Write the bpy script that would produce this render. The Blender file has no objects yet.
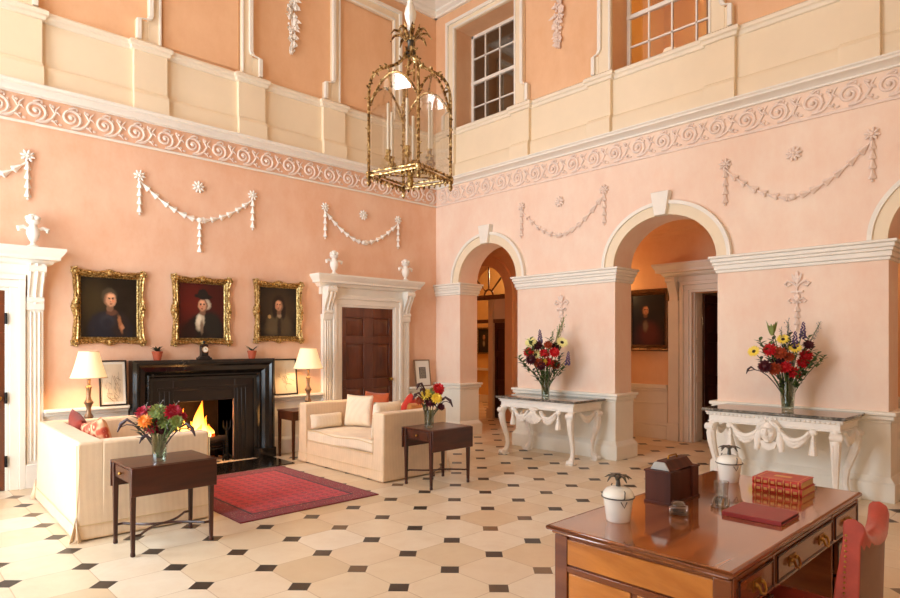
import bpy, bmesh, math, random
from mathutils import Vector, Matrix, noise
random.seed(7)
PI = math.pi
C = bpy.context.scene.collection
sc = bpy.context.scene

# ------------------------------------------------------------------ helpers
def lin(c):
    return tuple(((v/255)/12.92 if v/255 <= .04045 else ((v/255+.055)/1.055)**2.4) for v in c)

TH = .809
def at(u, v, F):
    """point of the place at forward depth F (metres) along the sight line of photo pixel (u, v)"""
    r = (u-450)/618*F; z = (343.7-v)/618*F
    return Vector((math.cos(TH)*F+math.sin(TH)*r, math.sin(TH)*F-math.cos(TH)*r, 1.58+z))

class MB:
    def __init__(s):
        s.bm = bmesh.new(); s.m = 0
    def face(s, vs):
        try:
            f = s.bm.faces.new(vs); f.material_index = s.m; return f
        except ValueError:
            return None
    def box(s, x0, x1, y0, y1, z0, z1):
        v = [s.bm.verts.new((x, y, z)) for x in (x0, x1) for y in (y0, y1) for z in (z0, z1)]
        for q in ((0,1,3,2),(4,6,7,5),(0,4,5,1),(2,3,7,6),(0,2,6,4),(1,5,7,3)):
            s.face([v[i] for i in q])
        return s
    def cbox(s, c, d, rot=None):
        v = []
        for x in (-.5,.5):
            for y in (-.5,.5):
                for z in (-.5,.5):
                    p = Vector((x*d[0], y*d[1], z*d[2]))
                    if rot: p = rot @ p
                    v.append(s.bm.verts.new(p+Vector(c)))
        for q in ((0,1,3,2),(4,6,7,5),(0,4,5,1),(2,3,7,6),(0,2,6,4),(1,5,7,3)):
            s.face([v[i] for i in q])
        return s
    def frustum(s, r0, z0, r1, z1):
        """r0, r1 = (x0,x1,y0,y1)"""
        v = [s.bm.verts.new(p) for p in ((r0[0],r0[2],z0),(r0[1],r0[2],z0),(r0[1],r0[3],z0),(r0[0],r0[3],z0),
                                         (r1[0],r1[2],z1),(r1[1],r1[2],z1),(r1[1],r1[3],z1),(r1[0],r1[3],z1))]
        for q in ((3,2,1,0),(4,5,6,7),(0,1,5,4),(1,2,6,5),(2,3,7,6),(3,0,4,7)):
            s.face([v[i] for i in q])
        return s
    def prism(s, pts, axis, a0, a1):
        """polygon pts in the two other axes (in x,y,z order), extruded along axis"""
        def P(p, a):
            return {'x': (a, p[0], p[1]), 'y': (p[0], a, p[1]), 'z': (p[0], p[1], a)}[axis]
        A = [s.bm.verts.new(P(p, a0)) for p in pts]; B = [s.bm.verts.new(P(p, a1)) for p in pts]
        s.face(A[::-1]); s.face(B)
        n = len(pts)
        for i in range(n):
            s.face([A[i], A[(i+1) % n], B[(i+1) % n], B[i]])
        return s
    def tube(s, pts, r, n=8, closed=False, flat=1.0):
        pts = [Vector(p) for p in pts]; k = len(pts)
        rs = list(r) if isinstance(r, (list, tuple)) else [r]*k
        rings = []; prev = None
        for i, p in enumerate(pts):
            if closed: t = pts[(i+1) % k]-pts[i-1]
            else: t = pts[min(i+1, k-1)]-pts[max(i-1, 0)]
            if t.length < 1e-9: t = Vector((0,0,1))
            t.normalize()
            if prev is None:
                a = Vector((0,0,1)) if abs(t.z) < .9 else Vector((1,0,0))
                u = t.cross(a).normalized()
            else:
                u = (prev-t*prev.dot(t))
                if u.length < 1e-6: u = t.orthogonal()
                u.normalize()
            prev = u; w = t.cross(u)
            rings.append([s.bm.verts.new(p+rs[i]*(u*math.cos(2*PI*j/n)+w*flat*math.sin(2*PI*j/n))) for j in range(n)])
        for i in range(k if closed else k-1):
            A, B = rings[i], rings[(i+1) % k]
            for j in range(n):
                s.face([A[j], A[(j+1) % n], B[(j+1) % n], B[j]])
        if not closed:
            s.face(rings[0][::-1]); s.face(rings[-1])
        return s
    def lathe(s, prof, c=(0,0,0), n=20, M=None, wob=None):
        c = Vector(c); rings = []
        for r, z in prof:
            ring = []
            for j in range(n):
                a = 2*PI*j/n
                rr = r*(wob(a, z) if wob else 1)
                p = Vector((rr*math.cos(a), rr*math.sin(a), z))
                if M: p = M @ p
                ring.append(s.bm.verts.new(p+c))
            rings.append(ring)
        for A, B in zip(rings, rings[1:]):
            for j in range(n):
                s.face([A[j], A[(j+1) % n], B[(j+1) % n], B[j]])
        s.face(rings[0][::-1]); s.face(rings[-1])
        return s
    def ell(s, c, r, nu=12, nv=8, M=None):
        if not isinstance(r, (tuple, list)): r = (r, r, r)
        c = Vector(c)
        def P(a, b):
            p = Vector((r[0]*math.sin(b)*math.cos(a), r[1]*math.sin(b)*math.sin(a), r[2]*math.cos(b)))
            if M: p = M @ p
            return s.bm.verts.new(p+c)
        top = P(0, 0); bot = P(0, PI)
        rings = [[P(2*PI*i/nu, PI*j/nv) for i in range(nu)] for j in range(1, nv)]
        for i in range(nu):
            k = (i+1) % nu
            s.face([top, rings[0][i], rings[0][k]]); s.face([bot, rings[-1][k], rings[-1][i]])
        for A, B in zip(rings, rings[1:]):
            for i in range(nu):
                k = (i+1) % nu
                s.face([A[i], B[i], B[k], A[k]])
        return s
    def surf(s, rows, closed_u=False, closed_v=False):
        V = [[s.bm.verts.new(p) for p in r] for r in rows]
        nr, nc = len(V), len(V[0])
        for i in range(nr if closed_v else nr-1):
            for j in range(nc if closed_u else nc-1):
                s.face([V[i][j], V[i][(j+1) % nc], V[(i+1) % nr][(j+1) % nc], V[(i+1) % nr][j]])
        return V
    def leaf(s, base, tip, w, up=(0,0,1), fold=.15, n=5):
        base = Vector(base); tip = Vector(tip); d = tip-base
        side = d.cross(Vector(up))
        if side.length < 1e-5: side = d.orthogonal()
        side.normalize(); nrm = side.cross(d).normalized()
        mid, L, R = [], [], []
        for i in range(n+1):
            t = i/n; p = base+d*t+nrm*(-fold*d.length*t*t); hw = w*math.sin(PI*min(1, t*.92+.04))*(1-.25*t)
            mid.append(s.bm.verts.new(p)); L.append(s.bm.verts.new(p+side*hw+nrm*hw*.3)); R.append(s.bm.verts.new(p-side*hw+nrm*hw*.3))
        for i in range(n):
            s.face([mid[i], mid[i+1], L[i+1], L[i]]); s.face([R[i], R[i+1], mid[i+1], mid[i]])
        return s
    def build(s, name, mats, parent=None, world=False, bevel=0, seg=2, sharp=40, loc=None, sub=0, kind=None, solid=0):
        bmesh.ops.recalc_face_normals(s.bm, faces=s.bm.faces)
        me = bpy.data.meshes.new(name)
        if world and parent is not None:
            off = Vector(parent.location); q = parent.parent
            while q is not None: off += q.location; q = q.parent
            bmesh.ops.translate(s.bm, verts=s.bm.verts, vec=-off)
        s.bm.to_mesh(me); s.bm.free()
        for p in me.polygons: p.use_smooth = True
        me.set_sharp_from_angle(angle=math.radians(sharp))
        for m in (mats if isinstance(mats, (list, tuple)) else [mats]): me.materials.append(m)
        o = bpy.data.objects.new(name, me); C.objects.link(o)
        if parent is not None: o.parent = parent
        if loc is not None: o.location = loc
        if solid:
            k = o.modifiers.new('solid', 'SOLIDIFY'); k.thickness = solid; k.offset = 0
        if bevel:
            b = o.modifiers.new('bevel', 'BEVEL'); b.width = bevel; b.segments = seg; b.limit_method = 'ANGLE'; b.angle_limit = math.radians(35)
            b.harden_normals = False
        if sub:
            k = o.modifiers.new('sub', 'SUBSURF'); k.levels = sub; k.render_levels = sub
        if kind: o['kind'] = kind
        return o

def tag(o, label, cat, group=None, kind=None):
    o['label'] = label; o['category'] = cat
    if group: o['group'] = group
    if kind: o['kind'] = kind
    return o
def thing(name, label, cat, loc=(0,0,0), rz=0, group=None):
    o = bpy.data.objects.new(name, None); C.objects.link(o)
    o.location = loc; o.rotation_euler = (0, 0, rz); o.empty_display_size = .1
    return tag(o, label, cat, group)
def structure(name, loc=(0,0,0)):
    o = bpy.data.objects.new(name, None); C.objects.link(o); o.location = loc; o['kind'] = 'structure'; o.empty_display_size = .1
    return o
def kids(o): return [c for c in bpy.data.objects if c.parent == o]
def dup(root, loc, rz=None, label=None, group=None):
    def cp(o, par):
        c = o.copy(); C.objects.link(c)
        if par is not None: c.parent = par
        for ch in kids(o): cp(ch, c)
        return c
    r = cp(root, None); r.location = loc
    if rz is not None: r.rotation_euler = (0, 0, rz)
    if label: r['label'] = label
    if group: r['group'] = group
    return r

# ------------------------------------------------------------------ materials
class NT:
    def __init__(s, name):
        s.m = bpy.data.materials.new(name); s.m.use_nodes = True; s.t = s.m.node_tree
        s.b = s.t.nodes['Principled BSDF']
    def n(s, ty, **kw):
        n = s.t.nodes.new(ty)
        for k, v in kw.items(): setattr(n, k, v)
        return n
    def l(s, a, b): s.t.links.new(a, b)
    def put(s, v, sock):
        if isinstance(v, bpy.types.NodeSocket): s.l(v, sock)
        else: sock.default_value = v
    def math(s, op, a, b=None, c=None):
        n = s.n('ShaderNodeMath', operation=op)
        s.put(a, n.inputs[0])
        if b is not None: s.put(b, n.inputs[1])
        if c is not None: s.put(c, n.inputs[2])
        return n.outputs[0]
    def mix(s, f, a, b):
        n = s.n('ShaderNodeMix', data_type='RGBA'); s.put(f, n.inputs[0])
        for v, i in ((a, 6), (b, 7)):
            s.put(v if isinstance(v, bpy.types.NodeSocket) else (*v, 1), n.inputs[i])
        return n.outputs[2]
    def coord(s, scale=(1,1,1), rot=(0,0,0), kind='Object'):
        tc = s.n('ShaderNodeTexCoord'); mp = s.n('ShaderNodeMapping')
        mp.inputs['Scale'].default_value = scale; mp.inputs['Rotation'].default_value = rot
        s.l(tc.outputs[kind], mp.inputs[0]); return mp.outputs[0]
    def noise(s, vec, scale, detail=3, rough=.5, dist=0):
        n = s.n('ShaderNodeTexNoise'); s.l(vec, n.inputs['Vector'])
        n.inputs['Scale'].default_value = scale; n.inputs['Detail'].default_value = detail
        n.inputs['Roughness'].default_value = rough; n.inputs['Distortion'].default_value = dist
        return n.outputs[0]
    def ramp(s, f, stops, interp='LINEAR'):
        n = s.n('ShaderNodeValToRGB'); s.l(f, n.inputs[0]); n.color_ramp.interpolation = interp
        e = n.color_ramp.elements
        while len(e) < len(stops): e.new(.5)
        for k, (p, c) in enumerate(stops): e[k].position = p; e[k].color = (*c, 1)
        return n.outputs[0]
    def bump(s, h, strength, dist=.01):
        n = s.n('ShaderNodeBump'); n.inputs['Strength'].default_value = strength; n.inputs['Distance'].default_value = dist
        s.l(h, n.inputs['Height']); s.l(n.outputs[0], s.b.inputs['Normal'])
    def set(s, **kw):
        for k, v in kw.items(): s.put(v, s.b.inputs[k])
        return s.m

def mat(name, rgb, rough=.5, var=.0, vscale=3, metal=0, bump=0, bscale=60, coat=0, spec=.5, sheen=0):
    k = NT(name); c = lin(rgb)
    k.set(Roughness=rough, Metallic=metal)
    k.b.inputs['Coat Weight'].default_value = coat; k.b.inputs['Specular IOR Level'].default_value = spec
    k.b.inputs['Coat Roughness'].default_value = .08; k.b.inputs['Sheen Weight'].default_value = sheen
    if var:
        v = k.coord(); f = k.noise(v, vscale, 5, .6)
        lo = tuple(x*(1-var) for x in c); hi = tuple(min(1, x*(1+var)) for x in c)
        k.l(k.ramp(f, [(.3, lo), (.7, hi)]), k.b.inputs['Base Color'])
    else:
        k.b.inputs['Base Color'].default_value = (*c, 1)
    if bump:
        k.bump(k.noise(k.coord(), bscale, 4), bump)
    return k.m
def wood(name, dark, light, rough=.3, scale=(1,1,12), coat=.3, freq=5):
    k = NT(name); v = k.coord(scale)
    f = k.noise(v, freq, 6, .6, .6)
    k.l(k.ramp(f, [(.28, lin(dark)), (.72, lin(light))]), k.b.inputs['Base Color'])
    k.set(Roughness=rough); k.b.inputs['Coat Weight'].default_value = coat; k.b.inputs['Coat Roughness'].default_value = .06
    return k.m
def fabric(name, rgb, stripes=None, rough=.9, bump=.25, axis=0):
    k = NT(name); v = k.coord(); c = lin(rgb)
    f = k.noise(v, 9, 4)
    col = k.ramp(f, [(.25, tuple(x*.93 for x in c)), (.75, tuple(min(1, x*1.04) for x in c))])
    if stripes:
        sp = k.n('ShaderNodeSeparateXYZ'); k.l(v, sp.inputs[0])
        a = k.math('ADD', sp.outputs[0], sp.outputs[1])
        w = k.math('PINGPONG', a, stripes[0])
        w = k.math('DIVIDE', w, stripes[0])
        w = k.math('SMOOTHSTEP', .35, .65, w) if False else k.math('GREATER_THAN', w, .55)
        col = k.mix(k.math('MULTIPLY', w, stripes[1]), col, lin(stripes[2]))
    k.l(col, k.b.inputs['Base Color'])
    k.set(Roughness=rough); k.b.inputs['Sheen Weight'].default_value = .15; k.b.inputs['Specular IOR Level'].default_value = .2
    k.bump(k.noise(k.coord((1,1,.3)), 160, 2), bump, .004)
    return k.m

M = {}
def plaster(name, a, b):
    k = NT(name); v = k.coord()
    f = k.noise(v, 1.1, 6, .65); g = k.noise(k.coord((1,1,.5)), 5.5, 5, .7)
    h = k.math('ADD', k.math('MULTIPLY', f, .6), k.math('MULTIPLY', g, .4))
    k.l(k.ramp(h, [(.36, lin(a)), (.64, lin(b))]), k.b.inputs['Base Color'])
    k.set(Roughness=.85); k.b.inputs['Specular IOR Level'].default_value = .2
    k.bump(k.noise(v, 40, 4), .08, .01)
    return k.m
M['pink'] = plaster('pink_limewash', (241,206,184), (247,223,203))
M['pink_warmlit'] = plaster('pink_limewash_warmlit', (233,181,148), (242,202,174))  # the pink wall paint with warm lamp light mixed into its colour
M['peach'] = plaster('peach_limewash', (230,180,138), (239,194,154))
M['capcream'] = mat('pale_cream_paint', (238,224,202), .65, .03, 3)
M['cream'] = mat('cream_paint', (239,219,189), .7, .03, 2)
M['white'] = mat('white_paint', (240,232,220), .55, .03, 4)
M['plasterwhite'] = mat('white_plaster', (244,236,226), .7, .04, 12, bump=.1)
M['pinkwhite'] = mat('aged_plaster', (240,218,204), .75, .06, 14, bump=.1)
M['dado'] = mat('dado_offwhite', (240,233,220), .65, .04, 3)
M['ceil'] = mat('ceiling_paint', (232,205,180), .8, .03, 2)
M['mahog'] = wood('mahogany', (44,17,8), (82,36,18), .36, (1,1,.12), .15, 9)
M['mahogx'] = wood('mahogany_lengthwise', (46,18,9), (90,40,20), .32, (.12,1,1), .2, 9)
M['desktop'] = wood('desk_top_mahogany', (104,50,22), (176,104,54), .10, (.12,1,1), .8, 11)
M['doorwood'] = wood('door_mahogany', (70,30,14), (116,58,30), .3, (1,1,.12), .3, 9)
M['amber'] = wood('amber_mahogany', (150,80,26), (220,140,62), .25, (1,.22,1), .4, 5)
M['deskdark'] = wood('desk_rail_mahogany', (98,46,22), (140,76,38), .25, (.2,.2,1), .4, 8)
M['blackmarble'] = NT('black_marble').m
k = NT('black_marble_veined'); f = k.noise(k.coord((1,1,.4)), 5, 8, .7, 1.2)
k.l(k.ramp(f, [(.45, lin((16,14,13))), (.62, lin((34,30,27))), (.7, lin((74,66,58))), (.74, lin((26,22,20)))]), k.b.inputs['Base Color']); k.set(Roughness=.18)
M['blackmarble'] = k.m
k = NT('console_marble'); f = k.noise(k.coord(), 14, 8, .75, 1.5)
k.l(k.ramp(f, [(.35, lin((58,56,52))), (.5, lin((98,94,86))), (.6, lin((150,142,132))), (.66, lin((80,76,70)))]), k.b.inputs['Base Color']); k.set(Roughness=.08)
M['consolemarble'] = k.m
M['slate'] = mat('dark_slate_slips', (30,23,20), .3, .2, 6)
M['soot'] = mat('sooty_brick', (40,28,22), .9, .3, 20, bump=.4)
M['iron'] = mat('black_iron', (28,26,25), .45, metal=.7)
k = NT('gilt'); f = k.noise(k.coord(), 45, 4, .6)
k.l(k.ramp(f, [(.34, lin((92,64,30))), (.5, lin((178,138,74))), (.68, lin((240,216,156)))]), k.b.inputs['Base Color']); k.set(Roughness=.38, Metallic=.75)
k.bump(k.noise(k.coord(), 70, 4), .5, .01); M['gilt'] = k.m
k = NT('aged_gilt_bronze'); f = k.noise(k.coord(), 38, 4, .6)
k.l(k.ramp(f, [(.34, lin((52,36,22))), (.51, lin((160,122,70))), (.66, lin((246,222,166)))]), k.b.inputs['Base Color']); k.set(Roughness=.34, Metallic=.85); M['bronze'] = k.m
M['brass'] = mat('brass', (176,132,62), .3, metal=.9)
M['cream_fabric'] = fabric('cream_slipcover', (237,208,174), (.022, .09, (206,164,120)))
M['cream_cushion'] = fabric('cream_cushion', (246,226,198), (.022, .14, (224,190,150)))
M['seam'] = fabric('slipcover_piping', (226,196,150))
M['red_cushion'] = fabric('red_cushion', (196,58,44))
M['rust_cushion'] = fabric('rust_cushion', (178,86,48))
k = NT('red_patterned_cushion'); v = k.coord(); vo = k.n('ShaderNodeTexVoronoi'); k.l(v, vo.inputs['Vector']); vo.inputs['Scale'].default_value = 16
k.l(k.ramp(vo.outputs[0], [(.2, lin((238,190,150))), (.3, lin((176,58,40))), (.55, lin((206,96,66))), (.7, lin((232,178,136)))]), k.b.inputs['Base Color']); k.set(Roughness=.9); M['pattern_cushion'] = k.m
M['leather'] = mat('red_leather', (178,70,56), .34, .14, 14, coat=.2, bump=.08, bscale=90)
M['leathershade'] = mat('shaded_leather_back', (120,78,60), .45, .12, 8)  # shaded copy of the red leather, browned for the chair's rear face
M['bookred'] = mat('red_book_leather', (192,58,40), .35, .12, 25)
M['folder'] = mat('red_folder_leather', (150,48,46), .42, .08, 12)
M['goldtool'] = mat('gold_tooling', (232,180,110), .35, metal=.5)
M['pages'] = mat('page_edges', (214,170,110), .6, .1, 40)
M['ceramic'] = mat('white_ceramic', (244,240,230), .15)
M['pewter'] = mat('pewter', (88,86,80), .35, metal=.8)
M['silver'] = mat('silver_plate', (200,196,190), .25, metal=.9)
M['terra'] = mat('terracotta', (176,82,52), .75, .1, 20)
M['greenleaf'] = mat('green_leaf', (74,98,44), .5, .25, 15)
M['paleleaf'] = mat('pale_green_leaf', (138,150,82), .55, .2, 15)
M['darkleaf'] = mat('dark_leaf', (46,52,34), .5, .25, 15)
M['greyleaf'] = mat('grey_sprig', (150,142,140), .7, .15, 20)
M['stem'] = mat('flower_stem', (84,104,50), .5, .2, 20)
M['pod'] = mat('dark_pod', (62,34,36), .45)
M['pet_red'] = mat('red_petals', (206,28,34), .5, .15, 30)
M['pet_dark'] = mat('maroon_petals', (78,14,26), .55, .2, 30)
M['pet_crim'] = mat('crimson_petals', (170,18,48), .5, .15, 30)
M['pet_yel'] = mat('yellow_petals', (250,216,80), .5, .1, 20)
M['pet_pale'] = mat('pale_yellow_petals', (250,238,160), .5, .1, 20)
M['pet_or'] = mat('orange_petals', (240,140,50), .5, .12, 20)
M['pet_rust'] = mat('rust_petals', (170,66,28), .55, .2, 30)
M['pet_purp'] = mat('purple_petals', (92,66,112), .55, .2, 30)
M['seed'] = mat('seed_head', (40,24,16), .8)
M['candle'] = mat('candle_wax', (244,234,214), .45)
M['paper'] = mat('drawing_paper', (228,212,186), .8, .05, 10)
M['mount'] = mat('white_mount', (240,234,222), .8)
M['ink'] = mat('pencil_ink', (176,156,130), .8)
M['inkdark'] = mat('dark_print', (70,66,64), .8)
M['frameblack'] = mat('dark_thin_frame', (44,28,18), .4)
M['wire'] = mat('bail_wire', (96,92,88), .35, metal=.8)
M['lampwood'] = mat('bronzed_lamp_stem', (140,108,80), .3, .2, 12, metal=.4)
M['dial'] = mat('clock_dial', (238,232,216), .4)
M['ebony'] = mat('ebonised_wood', (34,28,26), .25)
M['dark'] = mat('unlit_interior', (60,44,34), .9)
M['fanroom'] = mat('yellow_room_paint', (232,190,120), .8, .04)
M['curtain'] = fabric('gold_curtain', (150,112,66), (.05, .5, (196,170,130)))
def glass(name, tint=(255,255,255), fac=.08, rough=0):
    k = NT(name); nt = k.t
    tr = k.n('ShaderNodeBsdfTransparent'); tr.inputs[0].default_value = (*lin(tint), 1)
    gl = k.n('ShaderNodeBsdfGlossy'); gl.inputs['Roughness'].default_value = rough
    lw = k.n('ShaderNodeLayerWeight'); lw.inputs[0].default_value = .35
    mx = k.n('ShaderNodeMixShader')
    k.l(k.math('MULTIPLY_ADD', lw.outputs['Facing'], .5, fac), mx.inputs[0])
    k.l(tr.outputs[0], mx.inputs[1]); k.l(gl.outputs[0], mx.inputs[2])
    k.l(mx.outputs[0], nt.nodes['Material Output'].inputs[0]); return k.m
M['pane'] = glass('thin_pane_glass', (244,240,236), .07)
M['vaseglass'] = glass('vase_glass', (226,232,222), .10)
M['crystal'] = glass('cut_crystal', (246,246,244), .12)
def emit(name, rgb, s, base=None):
    k = NT(name); k.b.inputs['Base Color'].default_value = (*lin(base or rgb), 1)
    k.b.inputs['Emission Color'].default_value = (*lin(rgb), 1); k.b.inputs['Emission Strength'].default_value = s
    k.set(Roughness=.8); return k.m
M['shade'] = emit('lit_lampshade', (255,220,156), .62, (240,225,190))
M['shade2'] = emit('lit_lampshade_upper', (255,236,206), .9, (240,230,210))
k = NT('flame'); sp = k.n('ShaderNodeSeparateXYZ'); tc = k.n('ShaderNodeTexCoord'); k.l(tc.outputs['Generated'], sp.inputs[0])
k.l(k.ramp(sp.outputs[2], [(0, lin((255,238,170))), (.35, lin((255,206,92))), (.75, lin((255,140,30))), (1, lin((226,74,10)))]), k.b.inputs['Emission Color'])
k.b.inputs['Emission Strength'].default_value = 3.2; k.b.inputs['Base Color'].default_value = (1,.5,.1,1); M['flame'] = k.m
M['ember'] = emit('glowing_log', (255,96,24), 1.2, (60,30,20))

# floor: octagonal limestone flags with small black diamonds at their corners
A_T = .4572; X0 = 1.8876*1.58; Y0 = 1.69*1.58
k = NT('limestone_and_slate_floor'); tc = k.n('ShaderNodeTexCoord'); sp = k.n('ShaderNodeSeparateXYZ'); k.l(tc.outputs['Object'], sp.inputs[0])
gx = k.math('DIVIDE', k.math('SUBTRACT', sp.outputs[0], X0), A_T); gy = k.math('DIVIDE', k.math('SUBTRACT', sp.outputs[1], Y0), A_T)
rx = k.math('ROUND', gx); ry = k.math('ROUND', gy)
fx = k.math('ABSOLUTE', k.math('SUBTRACT', gx, rx)); fy = k.math('ABSOLUTE', k.math('SUBTRACT', gy, ry))
l1 = k.math('ADD', fx, fy); dia = k.math('LESS_THAN', l1, .195)
edge = k.math('LESS_THAN', k.math('MINIMUM', fx, fy), .007)
cv = k.n('ShaderNodeCombineXYZ'); k.l(k.math('FLOOR', gx), cv.inputs[0]); k.l(k.math('FLOOR', gy), cv.inputs[1])
wn = k.n('ShaderNodeTexWhiteNoise', noise_dimensions='2D'); k.l(cv.outputs[0], wn.inputs['Vector'])
cv2 = k.n('ShaderNodeCombineXYZ'); k.l(rx, cv2.inputs[0]); k.l(ry, cv2.inputs[1])
wn2 = k.n('ShaderNodeTexWhiteNoise', noise_dimensions='2D'); k.l(cv2.outputs[0], wn2.inputs['Vector'])
co = k.coord()
stone = k.ramp(wn.outputs[0], [(0, lin((216,192,158))), (.35, lin((236,218,190))), (.7, lin((244,232,212))), (1, lin((226,200,166)))])
vein = k.noise(co, 3.2, 8, .7, .4)
stone = k.mix(k.math('MULTIPLY', k.math('POWER', vein, 1.6), .7), stone, lin((206,172,132)))
stone = k.mix(k.math('MULTIPLY', edge, .6), stone, lin((176,142,100)))
blk = k.ramp(wn2.outputs[0], [(0, lin((52,44,38))), (.7, lin((66,56,48))), (.86, lin((92,74,56))), (1, lin((128,98,70)))])
k.l(k.mix(dia, stone, blk), k.b.inputs['Base Color'])
k.l(k.math('MULTIPLY_ADD', vein, .25, .24), k.b.inputs['Roughness'])
h = k.math('SUBTRACT', 1, k.math('MULTIPLY', edge, .8)); k.bump(h, .12, .004)
M['floor'] = k.m
# rug
k = NT('red_persian_rug'); tc = k.n('ShaderNodeTexCoord'); sp = k.n('ShaderNodeSeparateXYZ'); k.l(tc.outputs['Object'], sp.inputs[0])
RW, RL = .755, 1.03
dx = k.math('SUBTRACT', RW, k.math('ABSOLUTE', sp.outputs[0])); dy = k.math('SUBTRACT', RL, k.math('ABSOLUTE', sp.outputs[1]))
d = k.math('MINIMUM', dx, dy)
v = k.coord((9, 9, 0)); vo = k.n('ShaderNodeTexVoronoi'); k.l(v, vo.inputs['Vector']); vo.inputs['Scale'].default_value = 1; vo.inputs['Randomness'].default_value = .15
v3 = k.coord((34, 34, 0)); vo2 = k.n('ShaderNodeTexVoronoi'); k.l(v3, vo2.inputs['Vector']); vo2.inputs['Scale'].default_value = 1; vo2.inputs['Randomness'].default_value = .6
field = k.ramp(vo.outputs[0], [(0, lin((206,120,96))), (.12, lin((150,30,46))), (.3, lin((96,30,60))), (.38, lin((190,44,58))), (.6, lin((200,50,64))), (.75, lin((166,34,54)))])
fine = k.ramp(vo2.outputs[0], [(.12, lin((236,170,146))), (.25, lin((176,40,54))), (.6, lin((194,48,62)))])
field = k.mix(.42, field, fine)
bord = k.ramp(vo2.outputs[0], [(.15, lin((206,130,106))), (.3, lin((110,34,50))), (.7, lin((150,34,50)))])
inb = k.math('LESS_THAN', d, .2); ring = k.math('LESS_THAN', k.math('ABSOLUTE', k.math('SUBTRACT', d, .2)), .012)
col = k.mix(inb, field, bord); col = k.mix(ring, col, lin((60,22,40))); col = k.mix(k.math('LESS_THAN', d, .03), col, lin((120,24,34)))
k.l(col, k.b.inputs['Base Color']); k.set(Roughness=.95); k.b.inputs['Specular IOR Level'].default_value = .1; k.b.inputs['Sheen Weight'].default_value = .2
k.bump(k.noise(co if False else k.coord(), 180, 2), .4, .006); M['rug'] = k.m

# ------------------------------------------------------------------ the room
XE, YN, XW, YS = 7.42, 8.14, -1.0, -.46     # east (arcade), north (fireplace), west (windows), south walls
XF = 9.65                                    # far wall of the passage behind the arcade
b = MB(); b.box(XW-.4, 12.4, YS-.4, 12.6, -.12, 0); b.build('floor', M['floor'], kind='structure')
b = MB(); b.box(XW-.4, 10.4, YS-.4, YN+.5, 7.56, 7.7); b.build('ceiling', M['ceil'], kind='structure')

# north wall with the firebox opening
b = MB()
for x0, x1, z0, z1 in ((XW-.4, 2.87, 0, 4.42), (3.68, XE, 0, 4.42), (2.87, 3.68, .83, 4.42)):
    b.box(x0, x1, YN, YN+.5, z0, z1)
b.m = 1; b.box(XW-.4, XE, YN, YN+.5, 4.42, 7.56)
b.build('wall_north', [M['pink_warmlit'], M['peach']], kind='structure')
b = MB(); b.box(2.8, 3.75, YN+.5, YN+.6, 0, 1.0); b.box(2.8, 2.87, YN+.012, YN+.5, 0, .83); b.box(3.68, 3.75, YN+.012, YN+.5, 0, .83)
b.build('trim_firebox', M['soot'], kind='structure')

# east wall: three arches
ARCH = [(6.89, .64, .6), (3.835, .695, .6), (.75, .69, .6)]
SPR = 2.62; XB = XE+.42
pts = [(YN, 0), (YN, 4.42), (YS-.4, 4.42), (YS-.4, 0)]
for cy, hw, rz in reversed(ARCH):
    pts.append((cy-hw, 0)); pts.append((cy-hw, SPR))
    for i in range(1, 24):
        a = PI-PI*i/24; pts.append((cy+hw*math.cos(a), SPR+rz*math.sin(a)))
    pts.append((cy+hw, SPR)); pts.append((cy+hw, 0))
b = MB(); b.prism(pts, 'x', XE, XB)
WIN = [6.95, 3.9, .85]; WH, WZ0, WZ1 = .665, 5.3, 6.98
b.m = 1
ys = [YS-.4]
for c in reversed(WIN): ys += [c-WH, c+WH]
ys.append(YN)
for i in range(0, len(ys), 2): b.box(XE, XB, ys[i], ys[i+1], 4.42, 7.56)
for c in WIN: b.box(XE, XB, c-WH, c+WH, 4.42, WZ0); b.box(XE, XB, c-WH, c+WH, WZ1, 7.56)
b.build('wall_east', [M['pink'], M['peach']], kind='structure')

# west wall (daylight windows) and south wall
WW = [(6.75, .7), (4.75, .7), (1.0, .7)]
b = MB(); ys = [YS-.4]
for c, h in reversed(WW): ys += [c-h, c+h]
ys.append(YN+.5)
for i in range(0, len(ys), 2): b.box(XW-.4, XW, ys[i], ys[i+1], 0, 7.56)
for c, h in WW:
    b.box(XW-.4, XW, c-h, c+h, 0, .5); b.box(XW-.4, XW, c-h, c+h, 3.6, 5.3); b.box(XW-.4, XW, c-h, c+h, 7.0, 7.56)
b.build('wall_west', M['cream'], kind='structure')
b = MB(); b.box(XW-.4, XB, YS-.4, YS, 0, 7.56); b.build('wall_south', M['cream'], kind='structure')

def sash(name, plane_x, cy, hw, z0, z1, cols, rows, d=.05, pane=True):
    s = structure(name, (plane_x, cy, z0))
    f = MB(); w = .055
    f.box(0, d, -hw, -hw+w, 0, z1-z0); f.box(0, d, hw-w, hw, 0, z1-z0); f.box(0, d, -hw, hw, 0, w); f.box(0, d, -hw, hw, z1-z0-w, z1-z0)
    mid = (z1-z0)*.5; f.box(-.01, d, -hw, hw, mid-.028, mid+.028)
    f.build('window_frame', M['white'], s, bevel=.006)
    g = MB()
    for i in range(1, cols):
        y = -hw+2*hw*i/cols; g.box(.005, .035, y-.011, y+.011, w, z1-z0-w)
    for j in range(1, rows):
        if j*2 == rows: continue
        z = (z1-z0)*j/rows; g.box(.005, .035, -hw+w, hw-w, z-.011, z+.011)
    g.build('glazing_bars', M['white'], s)
    if pane:
        p = MB(); p.box(.018, .022, -hw+w, hw-w, w, z1-z0-w); p.build('window_pane', M['pane'], s)
    return s
sash('window_1', XE+.36, WIN[0], WH, WZ0, WZ1, 4, 4)
sash('window_2', XE+.36, WIN[1], WH, WZ0, WZ1, 4, 4)
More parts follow.
